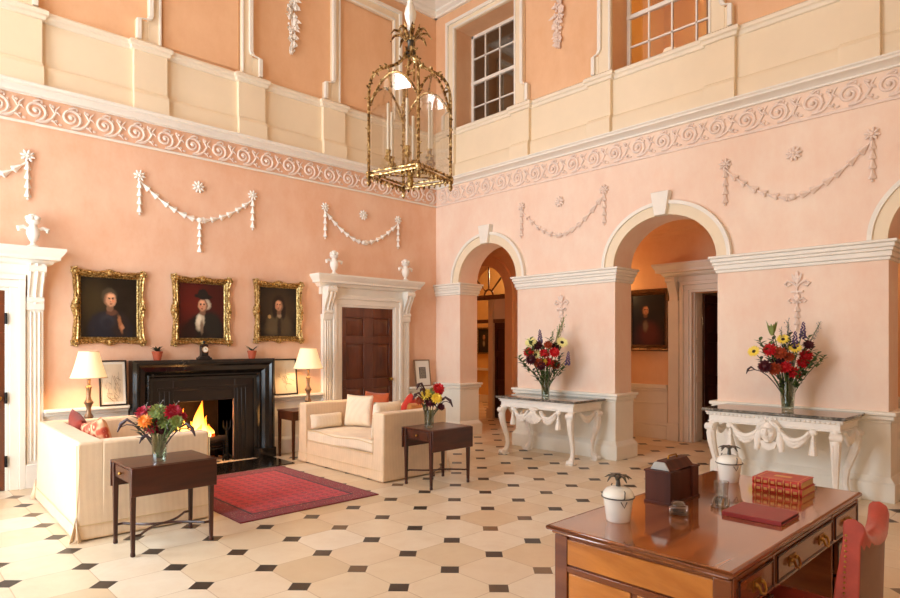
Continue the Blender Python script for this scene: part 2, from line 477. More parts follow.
sash('window_3', XE+.36, WIN[2], WH, WZ0, WZ1, 4, 4)
n = 4
for c, h in WW:
    sash('window_%d' % n, XW-.25, c, h, .5, 3.6, 3, 6, pane=False); n += 1
for c, h in WW:
    sash('window_%d' % n, XW-.25, c, h, 5.3, 7.0, 4, 4, pane=False); n += 1

# stepped mouldings: list of (z0, z1, projection)
def mould_n(name, x0, x1, steps, m, side=True):
    b = MB()
    for z0, z1, p in steps: b.box(x0-(p if side else 0), x1+(p if side else 0), YN-p, YN, z0, z1)
    return b.build(name, m, kind='structure', bevel=.008)
def prof_n(name, x0, x1, prof, m):
    """prof: list of (projection, z) from bottom to top, extruded along x on the north wall"""
    b = MB(); b.prism([(YN-p, z) for p, z in prof]+[(YN, prof[-1][1]), (YN, prof[0][1])], 'x', x0, x1)
    return b.build(name, m, kind='structure', sharp=30)
def prof_e(name, y0, y1, prof, m):
    b = MB(); b.prism([(XE-p, z) for p, z in prof]+[(XE, prof[-1][1]), (XE, prof[0][1])], 'y', y0, y1)
    return b.build(name, m, kind='structure', sharp=30)
CORN = [(0, 4.315), (.03, 4.315), (.03, 4.335), (.05, 4.35), (.085, 4.365), (.125, 4.375), (.125, 4.395), (.145, 4.41), (.145, 4.425), (.1, 4.435)]
prof_n('trim_1', XW, XE, CORN, M['white']); prof_e('trim_2', YS, YN, CORN, M['white'])
FRZ = [(0, 4.0), (.02, 4.0), (.02, 4.02), (.012, 4.03)]
prof_n('trim_3', XW, XE, FRZ, M['white']); prof_e('trim_4', YS, YN, FRZ, M['pinkwhite'])
# pedestal course above the cornice
PB = [(.07, 4.42), (.07, 4.62), (.05, 4.66), (.03, 4.675), (.03, 5.15)]
PC = [(.03, 5.15), (.05, 5.16), (.06, 5.195), (.08, 5.21), (.08, 5.25), (.055, 5.27), (0, 5.3)]
def grow(pr, d): return [(p+d, z) for p, z in pr[:-1]]+[(pr[-1][0]+(d if pr[-1][0] else 0), pr[-1][1])]
prof_n('trim_5', XW, XE, PB, M['cream']); prof_e('trim_6', YS, YN, PB, M['cream'])
prof_n('trim_7', XW, XE, PC, M['capcream']); prof_e('trim_8', YS, YN, PC, M['capcream'])
n = 9
NB = [.6, 3.25, 5.9]
for c in NB:
    for s in (-1, 1):
        xa, xb = sorted((c+s*.49, c+s*.83)); b = MB()
        pr = [(p+.06, z) for p, z in PB]; 
        for (p0, z0), (p1, z1) in zip(pr, pr[1:]):
            if z1 > z0: b.frustum((xa-p0*.25, xb+p0*.25, YN-p0, YN), z0, (xa-p1*.25, xb+p1*.25, YN-p1, YN), z1)
        b.m = 1
        for (p0, z0), (p1, z1) in zip(PC, PC[1:]):
            if z1 > z0: b.frustum((xa-p0, xb+p0, YN-p0-.06, YN), z0, (xa-p1, xb+p1, YN-p1-.06, YN), z1)
        b.build('trim_%d' % n, [M['cream'], M['capcream']], kind='structure'); n += 1
for c in WIN:
    for s in (-1, 1):
        ya, yb = sorted((c+s*.67, c+s*.97)); b = MB()
        pr = [(p+.06, z) for p, z in PB]
        for (p0, z0), (p1, z1) in zip(pr, pr[1:]):
            if z1 > z0: b.frustum((XE-p0, XE, ya-p0*.25, yb+p0*.25), z0, (XE-p1, XE, ya-p1*.25, yb+p1*.25), z1)
        b.m = 1
        for (p0, z0), (p1, z1) in zip(PC, PC[1:]):
            if z1 > z0: b.frustum((XE-p0-.06, XE, ya-p0, yb+p0), z0, (XE-p1-.06, XE, ya-p1, yb+p1), z1)
        b.build('trim_%d' % n, [M['cream'], M['capcream']], kind='structure'); n += 1
# eared architraves of the upper windows and blind windows
def eared(inner, outer, ear, ztop, zin, wall, c):
    """architrave with ears near the foot: cream band with a white outer bead"""
    global n
    def put(bm, u0, u1, z0, z1, p):
        if wall == 'n': bm.box(c+u0, c+u1, YN-p, YN, z0, z1)
        else: bm.box(XE-p, XE, c+u0, c+u1, z0, z1)
    b = MB()
    for s in (-1, 1):
        u = sorted((s*inner, s*outer)); put(b, u[0], u[1], 5.3, ztop, .05)
        u = sorted((s*outer, s*ear)); put(b, u[0], u[1], 5.3, 5.55, .05)
    put(b, -inner, inner, zin, ztop, .05)
    b.m = 1
    w = .055
    path = [(outer, ztop-w), (outer, 5.62), (outer+.02, 5.575), (ear, 5.55), (ear, 5.3)]
    for s in (-1, 1):
        for (u0, z0), (u1, z1) in zip(path, path[1:]):
            q = [(s*(u0-w), z0), (s*u0, z0), (s*u1, z1), (s*(u1-w), z1)]
            if wall == 'n': b.prism([(c+u, z) for u, z in q], 'y', YN-.09, YN-.05)
            else: b.prism([(c+u, z) for u, z in q], 'x', XE-.09, XE-.05)
        u = sorted((s*(inner+.006), s*(inner+.036))); put(b, u[0], u[1], 5.3, zin+.006, .065)
    put(b, -outer, outer, ztop-w, ztop, .09); put(b, -inner-.036, inner+.036, zin+.006, zin+.036, .065)
    b.build('trim_%d' % n, [M['cream'], M['white']], kind='structure', bevel=.008); n += 1
for c in NB: eared(.52, .68, .82, 7.15, 6.96, 'n', c)
for c in WIN: eared(.665, .86, .96, 7.13, 6.98, 'e', c)
# blind window panels on the north wall
for c in NB:
    b = MB(); b.box(c-.5, c+.5, YN-.018, YN, 5.32, 6.93); b.build('trim_%d' % n, M['peach'], kind='structure', bevel=.01); n += 1
# crown cornice below the ceiling
CR = [(0, 7.34), (.05, 7.34), (.05, 7.38), (.10, 7.41), (.10, 7.45), (.2, 7.5), (.28, 7.53), (.28, 7.56)]
prof_n('trim_%d' % n, XW, XE, CR, M['white']); n += 1
prof_e('trim_%d' % n, YS, YN, CR, M['white']); n += 1
b = MB()
for i in range(22):
    x = XE-.42-i*.2; b.box(x, x+.11, YN-.42, YN-.29, 7.49, 7.56); y = YN-.42-i*.2; b.box(XE-.42, XE-.29, y, y+.11, 7.49, 7.56)
b.build('trim_%d' % n, M['pinkwhite'], kind='structure', bevel=.01); n += 1

# running scroll relief of the frieze
def spiral(cx, zc, s=1):
    P = []
    for i in range(40):
        t = i/39; a = -PI/2+(1-t)*3.5*PI; r = .018+.092*t
        P.append((cx+s*r*math.cos(a)*1.0, zc+r*math.sin(a)))
    for dx, dz in ((.05, -.112), (.1, -.1), (.15, -.06), (.185, .0), (.2, .06), (.235, .105)):
        P.append((cx+s*dx, zc+dz))
    return P
def frieze(wall):
    global n
    b = MB(); zc = 4.165
    L = 8.0
    for i in range(25):
        c = 7.42-.16-i*.3445 if wall == 'n' else YN-.16-i*.3445
        if wall == 'n' and c < .8: break
        if wall == 'e' and c < .9: break
        P = spiral(c, zc, 1 if wall == 'n' else -1)
        f = (lambda u, z, d=.0: (u, YN-.008-d, z)) if wall == 'n' else (lambda u, z, d=.0: (XE-.008-d, u, z))
        s = 1 if wall == 'n' else -1
        R = [.011+.006*min(1, i/20) for i in range(40)]+[.018, .018, .017, .015, .012, .006]
        b.tube([f(u, z) for u, z in P], R, 6)
        b.ell(f(c, zc, .006), (.024, .024, .024), 8, 5)
        for (u, z, r) in ((.17, .085, .02), (.145, .1, .015), (.09, .07, .016), (-.1, -.1, .014), (.06, .105, .014), (.2, -.07, .016), (.235, -.1, .014), (.11, -.02, .012)):
            b.ell(f(c+s*u, zc+z), (r, r, r), 6, 4)
        for (u0, z0, u1, z1) in ((.18, .02, .13, .09), (.19, .03, .24, .0), (.15, -.07, .21, -.115), (-.02, .1, .07, .125)):
            b.tube([f(c+s*u0, zc+z0), f(c+s*(u0+u1)/2, zc+(z0+z1)/2+.01, .008), f(c+s*u1, zc+z1)], [.012, .014, .004], 5)
    b.build('trim_%d' % n, M['pinkwhite'], kind='structure'); n += 1
frieze('n'); frieze('e')

# arcade dressings
def ring(cy, hw, rz, w, x0, x1, b, z=SPR, kz=1):
    rows = []
    for i in range(49):
        a = PI*i/48; c_, s_ = math.cos(a), math.sin(a)
        rows.append([(x0, cy+hw*c_, z+rz*kz*s_), (x0, cy+(hw+w)*c_, z+(rz+w)*kz*s_), (x1, cy+(hw+w)*c_, z+(rz+w)*kz*s_), (x1, cy+hw*c_, z+rz*kz*s_)])
    V = b.surf(rows, closed_u=True); b.face(V[0][::-1]); b.face(V[-1])
for cy, hw, rz in ARCH:
    s = structure('trim_%d' % n, (XE, cy, SPR)); n += 1
    b = MB(); ring(cy, hw, rz, .15, XE-.04, XE+.01, b); b.build('archivolt', M['cream'], s, world=True)
    b = MB(); ring(cy, hw+.13, rz+.13, .045, XE-.065, XE+.01, b); b.build('archivolt_bead', M['white'], s, world=True)
    b = MB(); b.prism([(cy-.075, SPR+rz-.01), (cy+.075, SPR+rz-.01), (cy+.125, SPR+rz+.29), (cy-.125, SPR+rz+.29)], 'x', XE-.1, XE)
    b.build('keystone', M['white'], s, world=True, bevel=.008)
PIER = [(7.53, YN), (4.53, 6.25), (1.44, 3.14), (YS, .06)]
for i, (y0, y1) in enumerate(PIER):
    a0 = 0 if i == 3 else 1; a1 = 0 if i == 0 else 1
    b = MB()
    for z0, z1, p in ((2.42, 2.455, .02), (2.455, 2.51, .035), (2.51, 2.545, .05), (2.545, 2.59, .065), (2.59, 2.62, .085)):
        b.box(XE-p, XB+p, y0-p*a0, y1+p*a1, z0, z1)
    b.build('trim_%d' % n, M['white'], kind='structure', bevel=.008); n += 1
    b = MB()
    b.box(XE-.02, XB+.02, y0-.02*a0, y1+.02*a1, .2, .8)
    b.build('trim_%d' % n, M['dado'], kind='structure'); n += 1
    b = MB()
    for z0, z1, p in ((.78, .815, .03), (.815, .86, .055), (.86, .9, .075)):
        b.box(XE-p, XB+p, y0-p*a0, y1+p*a1, z0, z1)
    b.build('trim_%d' % n, M['dado'], kind='structure', bevel=.012, seg=3); n += 1
    b = MB(); b.box(XE-.065, XB+.065, y0-.065*a0, y1+.065*a1, 0, .19)
    b.frustum((XE-.065, XB+.065, y0-.065*a0, y1+.065*a1), .19, (XE-.02, XB+.02, y0-.02*a0, y1+.02*a1), .25)
    b.build('baseboard_%s' % ('corner', 'pier', 'desk', 'south')[i], M['dado'], kind='structure', bevel=.006)
# dado on the north wall
for x0, x1 in ((XW, -.23), (1.47, 2.35), (4.22, 5.05), (6.75, XE-.02)):
    b = MB(); b.box(x0, x1, YN-.02, YN, .15, .8); b.build('trim_%d' % n, M['dado'], kind='structure'); n += 1
    b = MB()
    for z0, z1, p in ((.735, .765, .03), (.765, .805, .06), (.805, .845, .11)): b.box(x0, x1, YN-p, YN, z0, z1)
    b.build('trim_%d' % n, M['dado'], kind='structure', bevel=.012, seg=3); n += 1
    b = MB(); b.box(x0, x1, YN-.05, YN, 0, .2); b.frustum((x0, x1, YN-.05, YN), .2, (x0, x1, YN-.02, YN), .25)
    b.build('baseboard_%s' % ('far', 'sofa', 'hearth', 'northeast')[n % 4], M['dado'], kind='structure', bevel=.006)

# panelled door leaf in the x-z plane, front face towards -y
def leaf_panels(b, x0, x1, z0, z1, yf, panels, d=.045):
    xs = sorted({x0, x1} | {v for p in panels for v in p[:2]}); zs = sorted({z0, z1} | {v for p in panels for v in p[2:]})
    for xa, xb in zip(xs, xs[1:]):
        for za, zb in zip(zs, zs[1:]):
            cx, cz = (xa+xb)/2, (za+zb)/2
            inside = any(p[0] < cx < p[1] and p[2] < cz < p[3] for p in panels)
            if not inside: b.box(xa, xb, yf, yf+d, za, zb)
    for p in panels:
        b.box(p[0], p[1], yf+.022, yf+d, p[2], p[3])
        w = .045
        vs = [(p[0]+.012, p[1]-.012, p[2]+.012, p[3]-.012), (p[0]+w, p[1]-w, p[2]+w, p[3]-w)]
        A = [b.bm.verts.new(q) for q in ((vs[0][0], yf+.0225, vs[0][2]), (vs[0][1], yf+.0225, vs[0][2]), (vs[0][1], yf+.0225, vs[0][3]), (vs[0][0], yf+.0225, vs[0][3]))]
        B = [b.bm.verts.new(q) for q in ((vs[1][0], yf+.006, vs[1][2]), (vs[1][1], yf+.006, vs[1][2]), (vs[1][1], yf+.006, vs[1][3]), (vs[1][0], yf+.006, vs[1][3]))]
        for i in range(4): b.face([A[i], A[(i+1) % 4], B[(i+1) % 4], B[i]])
        b.face(B)
def console_scroll(b, x0, x1, ztop, zbot, y, proj, axis='n'):
    """carved S-scroll bracket"""
    P = []
    for i in range(17):
        t = i/16; z = ztop+(zbot-ztop)*t
        p = proj*(1-.72*(t**.8))+.022*math.sin(t*2*PI)
        P.append((p, z))
    pr = [(y-p, z) for p, z in P]+[(y, zbot), (y, ztop)] if axis == 'n' else None
    if axis == 'n':
        b.prism(pr, 'x', x0, x1)
        w = x1-x0
        for xx in (x0+.008, (x0+x1)/2, x1-.008):
            b.tube([(xx, y-p-.004, z) for p, z in P], .013 if xx != (x0+x1)/2 else .02, 6)
        b.tube([(x0-.012, y-proj+.02, ztop-.05), (x1+.012, y-proj+.02, ztop-.05)], .045, 12)
        b.tube([(x0-.01, y-.045, zbot+.04), (x1+.01, y-.045, zbot+.04)], .035, 12)
def doorcase(name, cx):
    d = structure(name, (cx, YN, 0))
    b = MB(); hw = .5
    def bx(bm, u0, u1, p, z0, z1): bm.box(cx+u0, cx+u1, YN-p, YN, z0, z1)
    panels = []
    for s in (-1, 1):
        xa, xb = sorted((cx+s*.09, cx+s*.42))
        for z0, z1 in ((1.7, 1.99), (1.02, 1.58), (.2, .88)): panels.append((xa, xb, z0, z1))
    leaf_panels(b, cx-hw, cx+hw, .01, 2.15, YN-.05, panels, .05)
    lf = b.build('door_leaf', M['doorwood'], d, world=True, bevel=.004)
    b = MB(); b.ell((cx+.44, YN-.1, 1.0), .028); b.tube([(cx+.44, YN-.05, 1.0), (cx+.44, YN-.09, 1.0)], .01); b.lathe([(.03, 0), (.03, .008)], (cx+.44, YN-.055, 1.0), 16, Matrix.Rotation(PI/2, 3, 'X'))
    b.build('door_handle', M['brass'], lf, world=True)
    if name == 'door_1':
        for zz in (.32, 1.0, 1.85):
            b = MB(); b.tube([(cx+.505, YN-.085, zz-.06), (cx+.505, YN-.085, zz+.06)], .014, 8); b.build('hinge', M['iron'], lf, world=True)
    b = MB()
    for u0, u1, p in ((.5, .535, .06), (.535, .62, .075), (.62, .68, .1)):
        for s in (-1, 1):
            a, c = sorted((s*u0, s*u1)); bx(b, a, c, p, 0, 2.15+(u0-.5))
        bx(b, -u1, u1, p, 2.15+(u0-.5), 2.15+(u1-.5))
    b.build('architrave', M['white'], d, world=True, bevel=.006)
    for s in (-1, 1):
        a, c = sorted((s*.69, s*.85)); b = MB()
        bx(b, a, c, .07, 0, 2.02); bx(b, a-.012, c+.012, .1, 0, .26); bx(b, a-.005, c+.005, .09, 1.95, 2.03)
        for q in (.73, .77, .81):
            bx(b, s*q-.008, s*q+.008, .085, .3, 1.93)
        b.build('pilaster', M['white'], d, world=True, bevel=.006)
        b = MB(); console_scroll(b, cx+a+.01, cx+c-.01, 2.45, 2.02, YN-.03, .17)
        b.build('console_bracket', M['white'], d, world=True)
    b = MB(); bx(b, -.88, .88, .06, 2.33, 2.46); b.build('frieze', M['white'], d, world=True)
    b = MB()
    pr = [(.08, 2.44), (.12, 2.46), (.14, 2.49), (.2, 2.5), (.2, 2.53), (.23, 2.56), (.26, 2.6), (.26, 2.625)]
    for (p0, z0), (p1, z1) in zip(pr, pr[1:]):
        if z1 > z0:
            e0, e1 = .84+p0*.75, .84+p1*.75
            b.frustum((cx-e0, cx+e0, YN-p0, YN), z0, (cx-e1, cx+e1, YN-p1, YN), z1)
    b.build('cornice', M['white'], d, world=True)
    return d
doorcase('door_1', .62); doorcase('door_2', 5.9)

# ------------------------------------------------------------------ passage behind the arcade
b = MB()
DY0, DY1, DZ = 3.72, 4.48, 2.4     # doorway seen through the middle arch
FC, FR = 9.02, .62                  # fanlight doorway seen through the far arch
b.box(XF, XF+.3, YS-.4, DY0, 0, 4.0); b.box(XF, XF+.3, DY0, DY1, DZ, 4.0); b.box(XF, XF+.3, DY1, FC-FR, 0, 4.0)
pts = [(FC-FR, 2.6)]+[(FC+FR*math.cos(PI-PI*i/20), 2.6+FR*1.05*math.sin(PI-PI*i/20)) for i in range(1, 20)]+[(FC+FR, 2.6), (10.6, 2.6), (10.6, 4.0), (FC-FR, 4.0)]
pts = [(FC-FR, 4.0), (FC-FR, 2.6)]+[(FC+FR*math.cos(PI-PI*i/20), 2.6+FR*1.05*math.sin(PI-PI*i/20)) for i in range(1, 20)]+[(FC+FR, 2.6), (FC+FR, 4.0)]
b.prism(pts, 'x', XF, XF+.3); b.box(XF, XF+.3, FC+FR, 10.6, 0, 4.0)
b.build('wall_passage', M['peach'], kind='structure')
b = MB(); b.box(XE, XF+.3, 10.2, 10.5, 0, 4.0); b.box(XE-.2, XE+.3, YN+.5, 10.5, 0, 4.0); b.build('wall_passage_end', M['peach'], kind='structure')
b = MB(); b.box(XE, XF+.3, YS-.4, YS, 0, 4.0); b.build('wall_passage_south', M['peach'], kind='structure')
b = MB()
for i in range(25):      # shallow barrel vault along the passage
    a0, a1 = PI*i/25, PI*(i+1)/25
    cx, r = (XB+XF)/2, (XF-XB)/2
    q = [(cx-r*math.cos(a0), 3.3+.45*math.sin(a0)), (cx-r*math.cos(a1), 3.3+.45*math.sin(a1)), (cx-r*math.cos(a1), 3.36+.45*math.sin(a1)), (cx-r*math.cos(a0), 3.36+.45*math.sin(a0))]
    b.prism(q, 'y', YS, 10.2)
b.build('ceiling_passage', M['peach'], kind='structure')
for y0, y1 in ((YS, DY0-.25), (DY1+.42, FC-FR-.3)):
    b = MB(); b.box(XF-.02, XF, y0, y1, .1, .85); b.box(XF-.05, XF, y0, y1, .83, .9); b.box(XF-.035, XF, y0, y1, .79, .83)
    b.box(XF-.05, XF, y0, y1, 0, .22); b.box(XF-.03, XF, y0, y1, .22, .25); b.box(XF-.03, XF, y0, y1, .58, .6)
    b.build('trim_%d' % n, M['dado'], kind='structure', bevel=.008); n += 1
# doorcase in the passage
d = structure('door_3', (XF, (DY0+DY1)/2, 0))
b = MB()
for s, ye in ((1, DY1), (-1, DY0)):
    for u0, u1, p in ((0, .04, .05), (.04, .12, .07), (.12, .18, .1)):
        a, c = sorted((ye+s*u0, ye+s*u1)); b.box(XF-p, XF, a, c, 0, DZ+u0)
for u0, u1, p in ((0, .04, .05), (.04, .12, .07), (.12, .18, .1)): b.box(XF-p, XF, DY0-u1, DY1+u1, DZ+u0, DZ+u1)
b.build('architrave', M['white'], d, world=True, bevel=.006)
for s, ye in ((1, DY1+.2), (-1, DY0-.2)):
    a, c = sorted((ye, ye+s*.18)); b = MB(); b.box(XF-.08, XF, a, c, 0, 2.28); b.box(XF-.11, XF, a-.01, c+.01, 0, .28)
    b.build('pilaster', M['white'], d, world=True, bevel=.006)
    b = MB()
    P = [(.16*(1-.7*(i/12)**.8)+.02*math.sin(i/12*2*PI), 2.66-.4*i/12) for i in range(13)]
    b.prism([(XF-.03-p, z) for p, z in P]+[(XF, 2.26), (XF, 2.66)], 'y', a+.02, c-.02); b.tube([(XF-.17, a+.01, 2.61), (XF-.17, c-.01, 2.61)], .042, 10)
    b.build('console_bracket', M['white'], d, world=True)
b = MB(); b.box(XF-.06, XF, DY0-.4, DY1+.4, DZ+.18, 2.68); b.build('frieze', M['white'], d, world=True)
b = MB()
pr = [(.08, 2.66), (.13, 2.69), (.15, 2.72), (.24, 2.73), (.24, 2.77), (.3, 2.84), (.3, 2.87)]
for (p0, z0), (p1, z1) in zip(pr, pr[1:]):
    if z1 > z0: b.frustum((XF-p0, XF, DY0-.38-p0*.6, DY1+.38+p0*.6), z0, (XF-p1, XF, DY0-.38-p1*.6, DY1+.38+p1*.6), z1)
b.build('cornice', M['white'], d, world=True)
b = MB()
b.box(XF+.02, XF+.30, DY1-.02, DY1+.0, 0, DZ)
for z0, z1 in ((.15, .95), (1.05, 1.55), (1.65, 2.28)): b.box(XF+.07, XF+.25, DY1-.028, DY1-.02, z0, z1)
b.build('shutter_panel', M['white'], d, world=True, bevel=.008)
b = MB(); pn = []
leaf_panels(b, 0, .72, .01, 2.38, 0, [(.08, .33, .2, .9), (.39, .64, .2, .9), (.08, .33, 1.05, 1.6), (.39, .64, 1.05, 1.6), (.08, .33, 1.75, 2.25), (.39, .64, 1.75, 2.25)])
o = b.build('door_leaf', M['mahog'], d, bevel=.004); o.location = (.32, DY1-(DY0+DY1)/2-.05, 0); o.rotation_euler = (0, 0, math.radians(-14))
b = MB(); b.box(XF+.3, 12.2, 2.2, 2.3, 0, 3); b.box(XF+.3, 12.2, 6.2, 6.3, 0, 3); b.box(12.1, 12.2, 2.3, 6.2, 0, 3); b.box(XF+.3, 12.2, 2.2, 6.3, 3, 3.1)
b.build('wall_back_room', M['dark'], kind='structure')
# fanlight doorway
d = structure('door_4', (XF, FC, 0))
b = MB()
ring(FC, FR-.02, FR-.02, .2, XF-.06, XF+.2, b, 2.6, 1.05)
for s in (-1, 1):
    a, c = sorted((FC+s*(FR-.02), FC+s*(FR+.18))); b.box(XF-.06, XF+.2, a, c, 0, 2.6)
b.build('architrave', M['peach'], d, world=True)
b = MB(); b.box(XF+.06, XF+.14, FC-FR, FC+FR, 2.52, 2.62); b.box(XF+.06, XF+.13, FC-FR, FC+FR, 2.02, 2.1)
b.build('transom', M['lampwood'], d, world=True, bevel=.006)
b = MB()
for a in (45, 90, 135):
    ca, sa = math.cos(math.radians(a)), math.sin(math.radians(a)); b.tube([(XF+.1, FC+.1*ca, 2.62+.1*sa), (XF+.1, FC+FR*ca, 2.6+FR*1.03*sa)], .018, 6)
b.tube([(XF+.1, FC+.12*math.cos(PI*i/12), 2.62+.12*math.sin(PI*i/12)) for i in range(13)], .02, 6)
b.build('fanlight_bars', M['lampwood'], d, world=True)
b = MB(); b.box(XF+.04, XF+.16, FC-.17, FC-.04, 0, 2.52); b.box(XF+.0, XF+.2, FC-.19, FC-.02, 0, .22); b.build('jamb_post', M['cream'], d, world=True, bevel=.006)
b = MB(); b.box(XF+.06, XF+.12, FC-FR, FC-.19, 2.1, 2.52); b.build('overdoor_panel', M['cream'], d, world=True)
b = MB(); leaf_panels(b, 0, .44, .01, 2.02, 0, [(.06, .38, .2, .7), (.06, .38, .82, 1.3), (.06, .38, 1.42, 1.9)])
o = b.build('door_leaf', M['mahog'], d, bevel=.004); o.location = (.08, -.19, 0); o.rotation_euler = (0, 0, -PI/2)
b = MB()
b.box(XF+.3, 12.3, 12.5, 12.6, 0, 4); b.box(XF+.2, XF+.3, 10.6, 12.6, 0, 4); b.box(XF+.3, 12.3, 7.6, 7.7, 0, 4); b.box(12.2, 12.3, 7.7, 12.5, 0, 4); b.box(XF+.3, 12.3, 7.6, 12.6, 4, 4.1)
b.build('wall_yellow_room', M['fanroom'], kind='structure')
b = MB(); b.box(12.12, 12.2, 7.7, 12.5, .86, .92); b.box(12.16, 12.2, 7.7, 12.5, 0, .2); b.build('trim_%d' % n, M['white'], kind='structure'); n += 1
# rooms behind the upper windows
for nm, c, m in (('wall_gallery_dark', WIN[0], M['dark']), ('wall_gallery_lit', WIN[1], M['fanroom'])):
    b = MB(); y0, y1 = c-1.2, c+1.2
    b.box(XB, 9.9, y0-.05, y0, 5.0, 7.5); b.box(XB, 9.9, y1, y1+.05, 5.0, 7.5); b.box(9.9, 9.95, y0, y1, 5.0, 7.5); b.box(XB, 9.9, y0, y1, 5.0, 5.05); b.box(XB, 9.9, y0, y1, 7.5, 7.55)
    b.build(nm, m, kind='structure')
exec_parts = True

# ------------------------------------------------------------------ plaster ornaments on the walls
def husk(b, p, d, L, r):
    d = Vector(d).normalized(); q = Vector((0,0,1)).rotation_difference(d).to_matrix()
    b.lathe([(.25*r, 0), (.55*r, L*.25), (.62*r, L*.55), (1.0*r, L*.9), (.75*r, L)], p, 8, q, wob=lambda a, z: 1+(.22*math.cos(4*a) if z > L*.5 else 0))
def rosette(b, c, R, nrm, npet=8):
    nrm = Vector(nrm)
    t1 = nrm.cross(Vector((0,0,1))).normalized(); t2 = Vector((0,0,1)); c = Vector(c)
    for i in range(npet):
        a = 2*PI*i/npet+.2; dv = t1*math.cos(a)+t2*math.sin(a)
        q = Matrix((dv, nrm.cross(dv), nrm)).transposed()
        b.ell(c+dv*R*.58+nrm*.012, (R*.42, R*.2, .018), 8, 5, q)
    b.ell(c+nrm*.022, R*.27, 8, 6)
def swag(wall, cu, half, ztop, zlow, label, ndrop=4, centre=0, m='plasterwhite'):
    N = {'n': Vector((0,-1,0)), 'e': Vector((-1,0,0))}[wall]
    def P(u, z, d=.02): return Vector((u, YN-d, z)) if wall == 'n' else Vector((XE-d, u, z))
    t = thing('plaster_swag', label, 'wall ornament', P(cu, ztop, 0), 0)
    b = MB(); K = 13
    pts = []
    for i in range(61):
        s = -1+2*i/60; pts.append(P(cu+half*s, zlow+(ztop-.06-zlow)*abs(s)**1.75, .018))
    b.tube(pts, .011, 6)
    for i in range(K):
        s = -.88+1.76*i/(K-1); j = int((s+1)*30); j = min(max(j, 1), 58)
        dv = pts[j+1]-pts[j-1]
        if s > .02: dv = -dv
        husk(b, pts[j]-dv.normalized()*.05, dv, .1, .036)
    b.ell(P(cu, zlow), (.04, .04, .035), 10, 6)
    b.build('garland', M[m], t, world=True)
    for s in (-1, 1):
        b = MB(); rosette(b, P(cu+half*s, ztop, .01), .075, N); b.build('end_rosette', M[m], t, world=True)
        b = MB(); z = ztop-.06
        b.tube([P(cu+half*s, ztop-.04), P(cu+half*s, ztop-.46)], .006, 5)
        for i in range(ndrop): husk(b, P(cu+half*s, z-i*.1), (0,0,-1), .095, .03)
        b.ell(P(cu+half*s, ztop-.475), .014, 6, 5)
        b.build('husk_drop', M[m], t, world=True)
    if centre:
        b = MB(); b.tube([P(cu, zlow), P(cu, zlow-.42)], .006, 5)
        for i in range(4): husk(b, P(cu, zlow-.03-i*.1), (0,0,-1), .095, .03)
        b.build('husk_drop', M[m], t, world=True)
    return t
swag('n', 3.215, .735, 3.645, 3.2, 'white plaster swag of husks with a hanging centre drop, above the three gilt portraits', centre=1)
swag('n', 5.83, .71, 3.66, 3.2, 'white plaster husk swag above the doorway beside the arcade corner')
swag('n', .6, .73, 3.645, 3.2, 'white plaster husk swag above the doorway behind the cream sofa back')
swag('e', 5.425, .735, 3.7, 3.17, 'pale plaster husk swag on the pier between the two arches', m='pinkwhite')
swag('e', 2.31, .735, 3.7, 3.19, 'pale plaster husk swag above the mask-fronted console table', m='pinkwhite')
for nm, p, N, lab, m in (('n', (3.2, YN-.01, 3.63), (0,-1,0), 'white plaster rosette above the middle of the portraits swag', 'plasterwhite'),
                  ('n', (5.83, YN-.01, 3.64), (0,-1,0), 'white plaster rosette above the swag over the corner doorway', 'plasterwhite'),
                  ('e', (XE-.01, 5.44, 3.66), (-1,0,0), 'pale plaster rosette above the swag on the pier between the arches', 'pinkwhite'),
                  ('e', (XE-.01, 2.3, 3.66), (-1,0,0), 'pale plaster rosette above the swag over the mask-fronted console', 'pinkwhite')):
    b = MB(); rosette(b, (0,0,0), .085, N, 9); o = b.build('plaster_rosette', M[m], None, loc=p)
    tag(o, lab, 'wall ornament')
def leafdrop(wall, u, z0, z1, w, label, m):
    def P(uu, z, d=.012): return Vector((uu, YN-d, z)) if wall == 'n' else Vector((XE-d, uu, z))
    up = (0,-1,0) if wall == 'n' else (-1,0,0)
    b = MB(); b.tube([P(u, z0), P(u, z1)], .01, 5); k = int((z1-z0)/.026); rnd = random.Random(int(u*100))
    for i in range(k):
        z = z0+(z1-z0)*i/k; s = rnd.choice((-1, 1)); ww = w*(.5+.5*min(1, i/(k*.4)))*rnd.uniform(.5, 1)
        b.leaf(P(u, z, .02), P(u+s*ww, z-rnd.uniform(.02, .07), .05), .03, up, -.1, 4)
        b.ell(P(u+rnd.uniform(-.6, .6)*ww, z, .03), .018, 6, 4)
        husk(b, P(u+s*ww*.4, z+.03, .03), (0,0,-1), .07, .026)
    bmesh.ops.translate(b.bm, verts=b.bm.verts, vec=-P(u, z0, 0))
    o = b.build('plaster_leaf_drop', M[m], None, loc=P(u, z0, 0)); tag(o, label, 'wall ornament')
leafdrop('n', 4.56, 5.84, 7.2, .14, 'white plaster leaf drop hanging high between two blind window panels', 'plasterwhite')
leafdrop('e', 5.46, 5.94, 7.2, .16, 'aged plaster leaf drop hanging high between the two sash windows', 'pinkwhite')
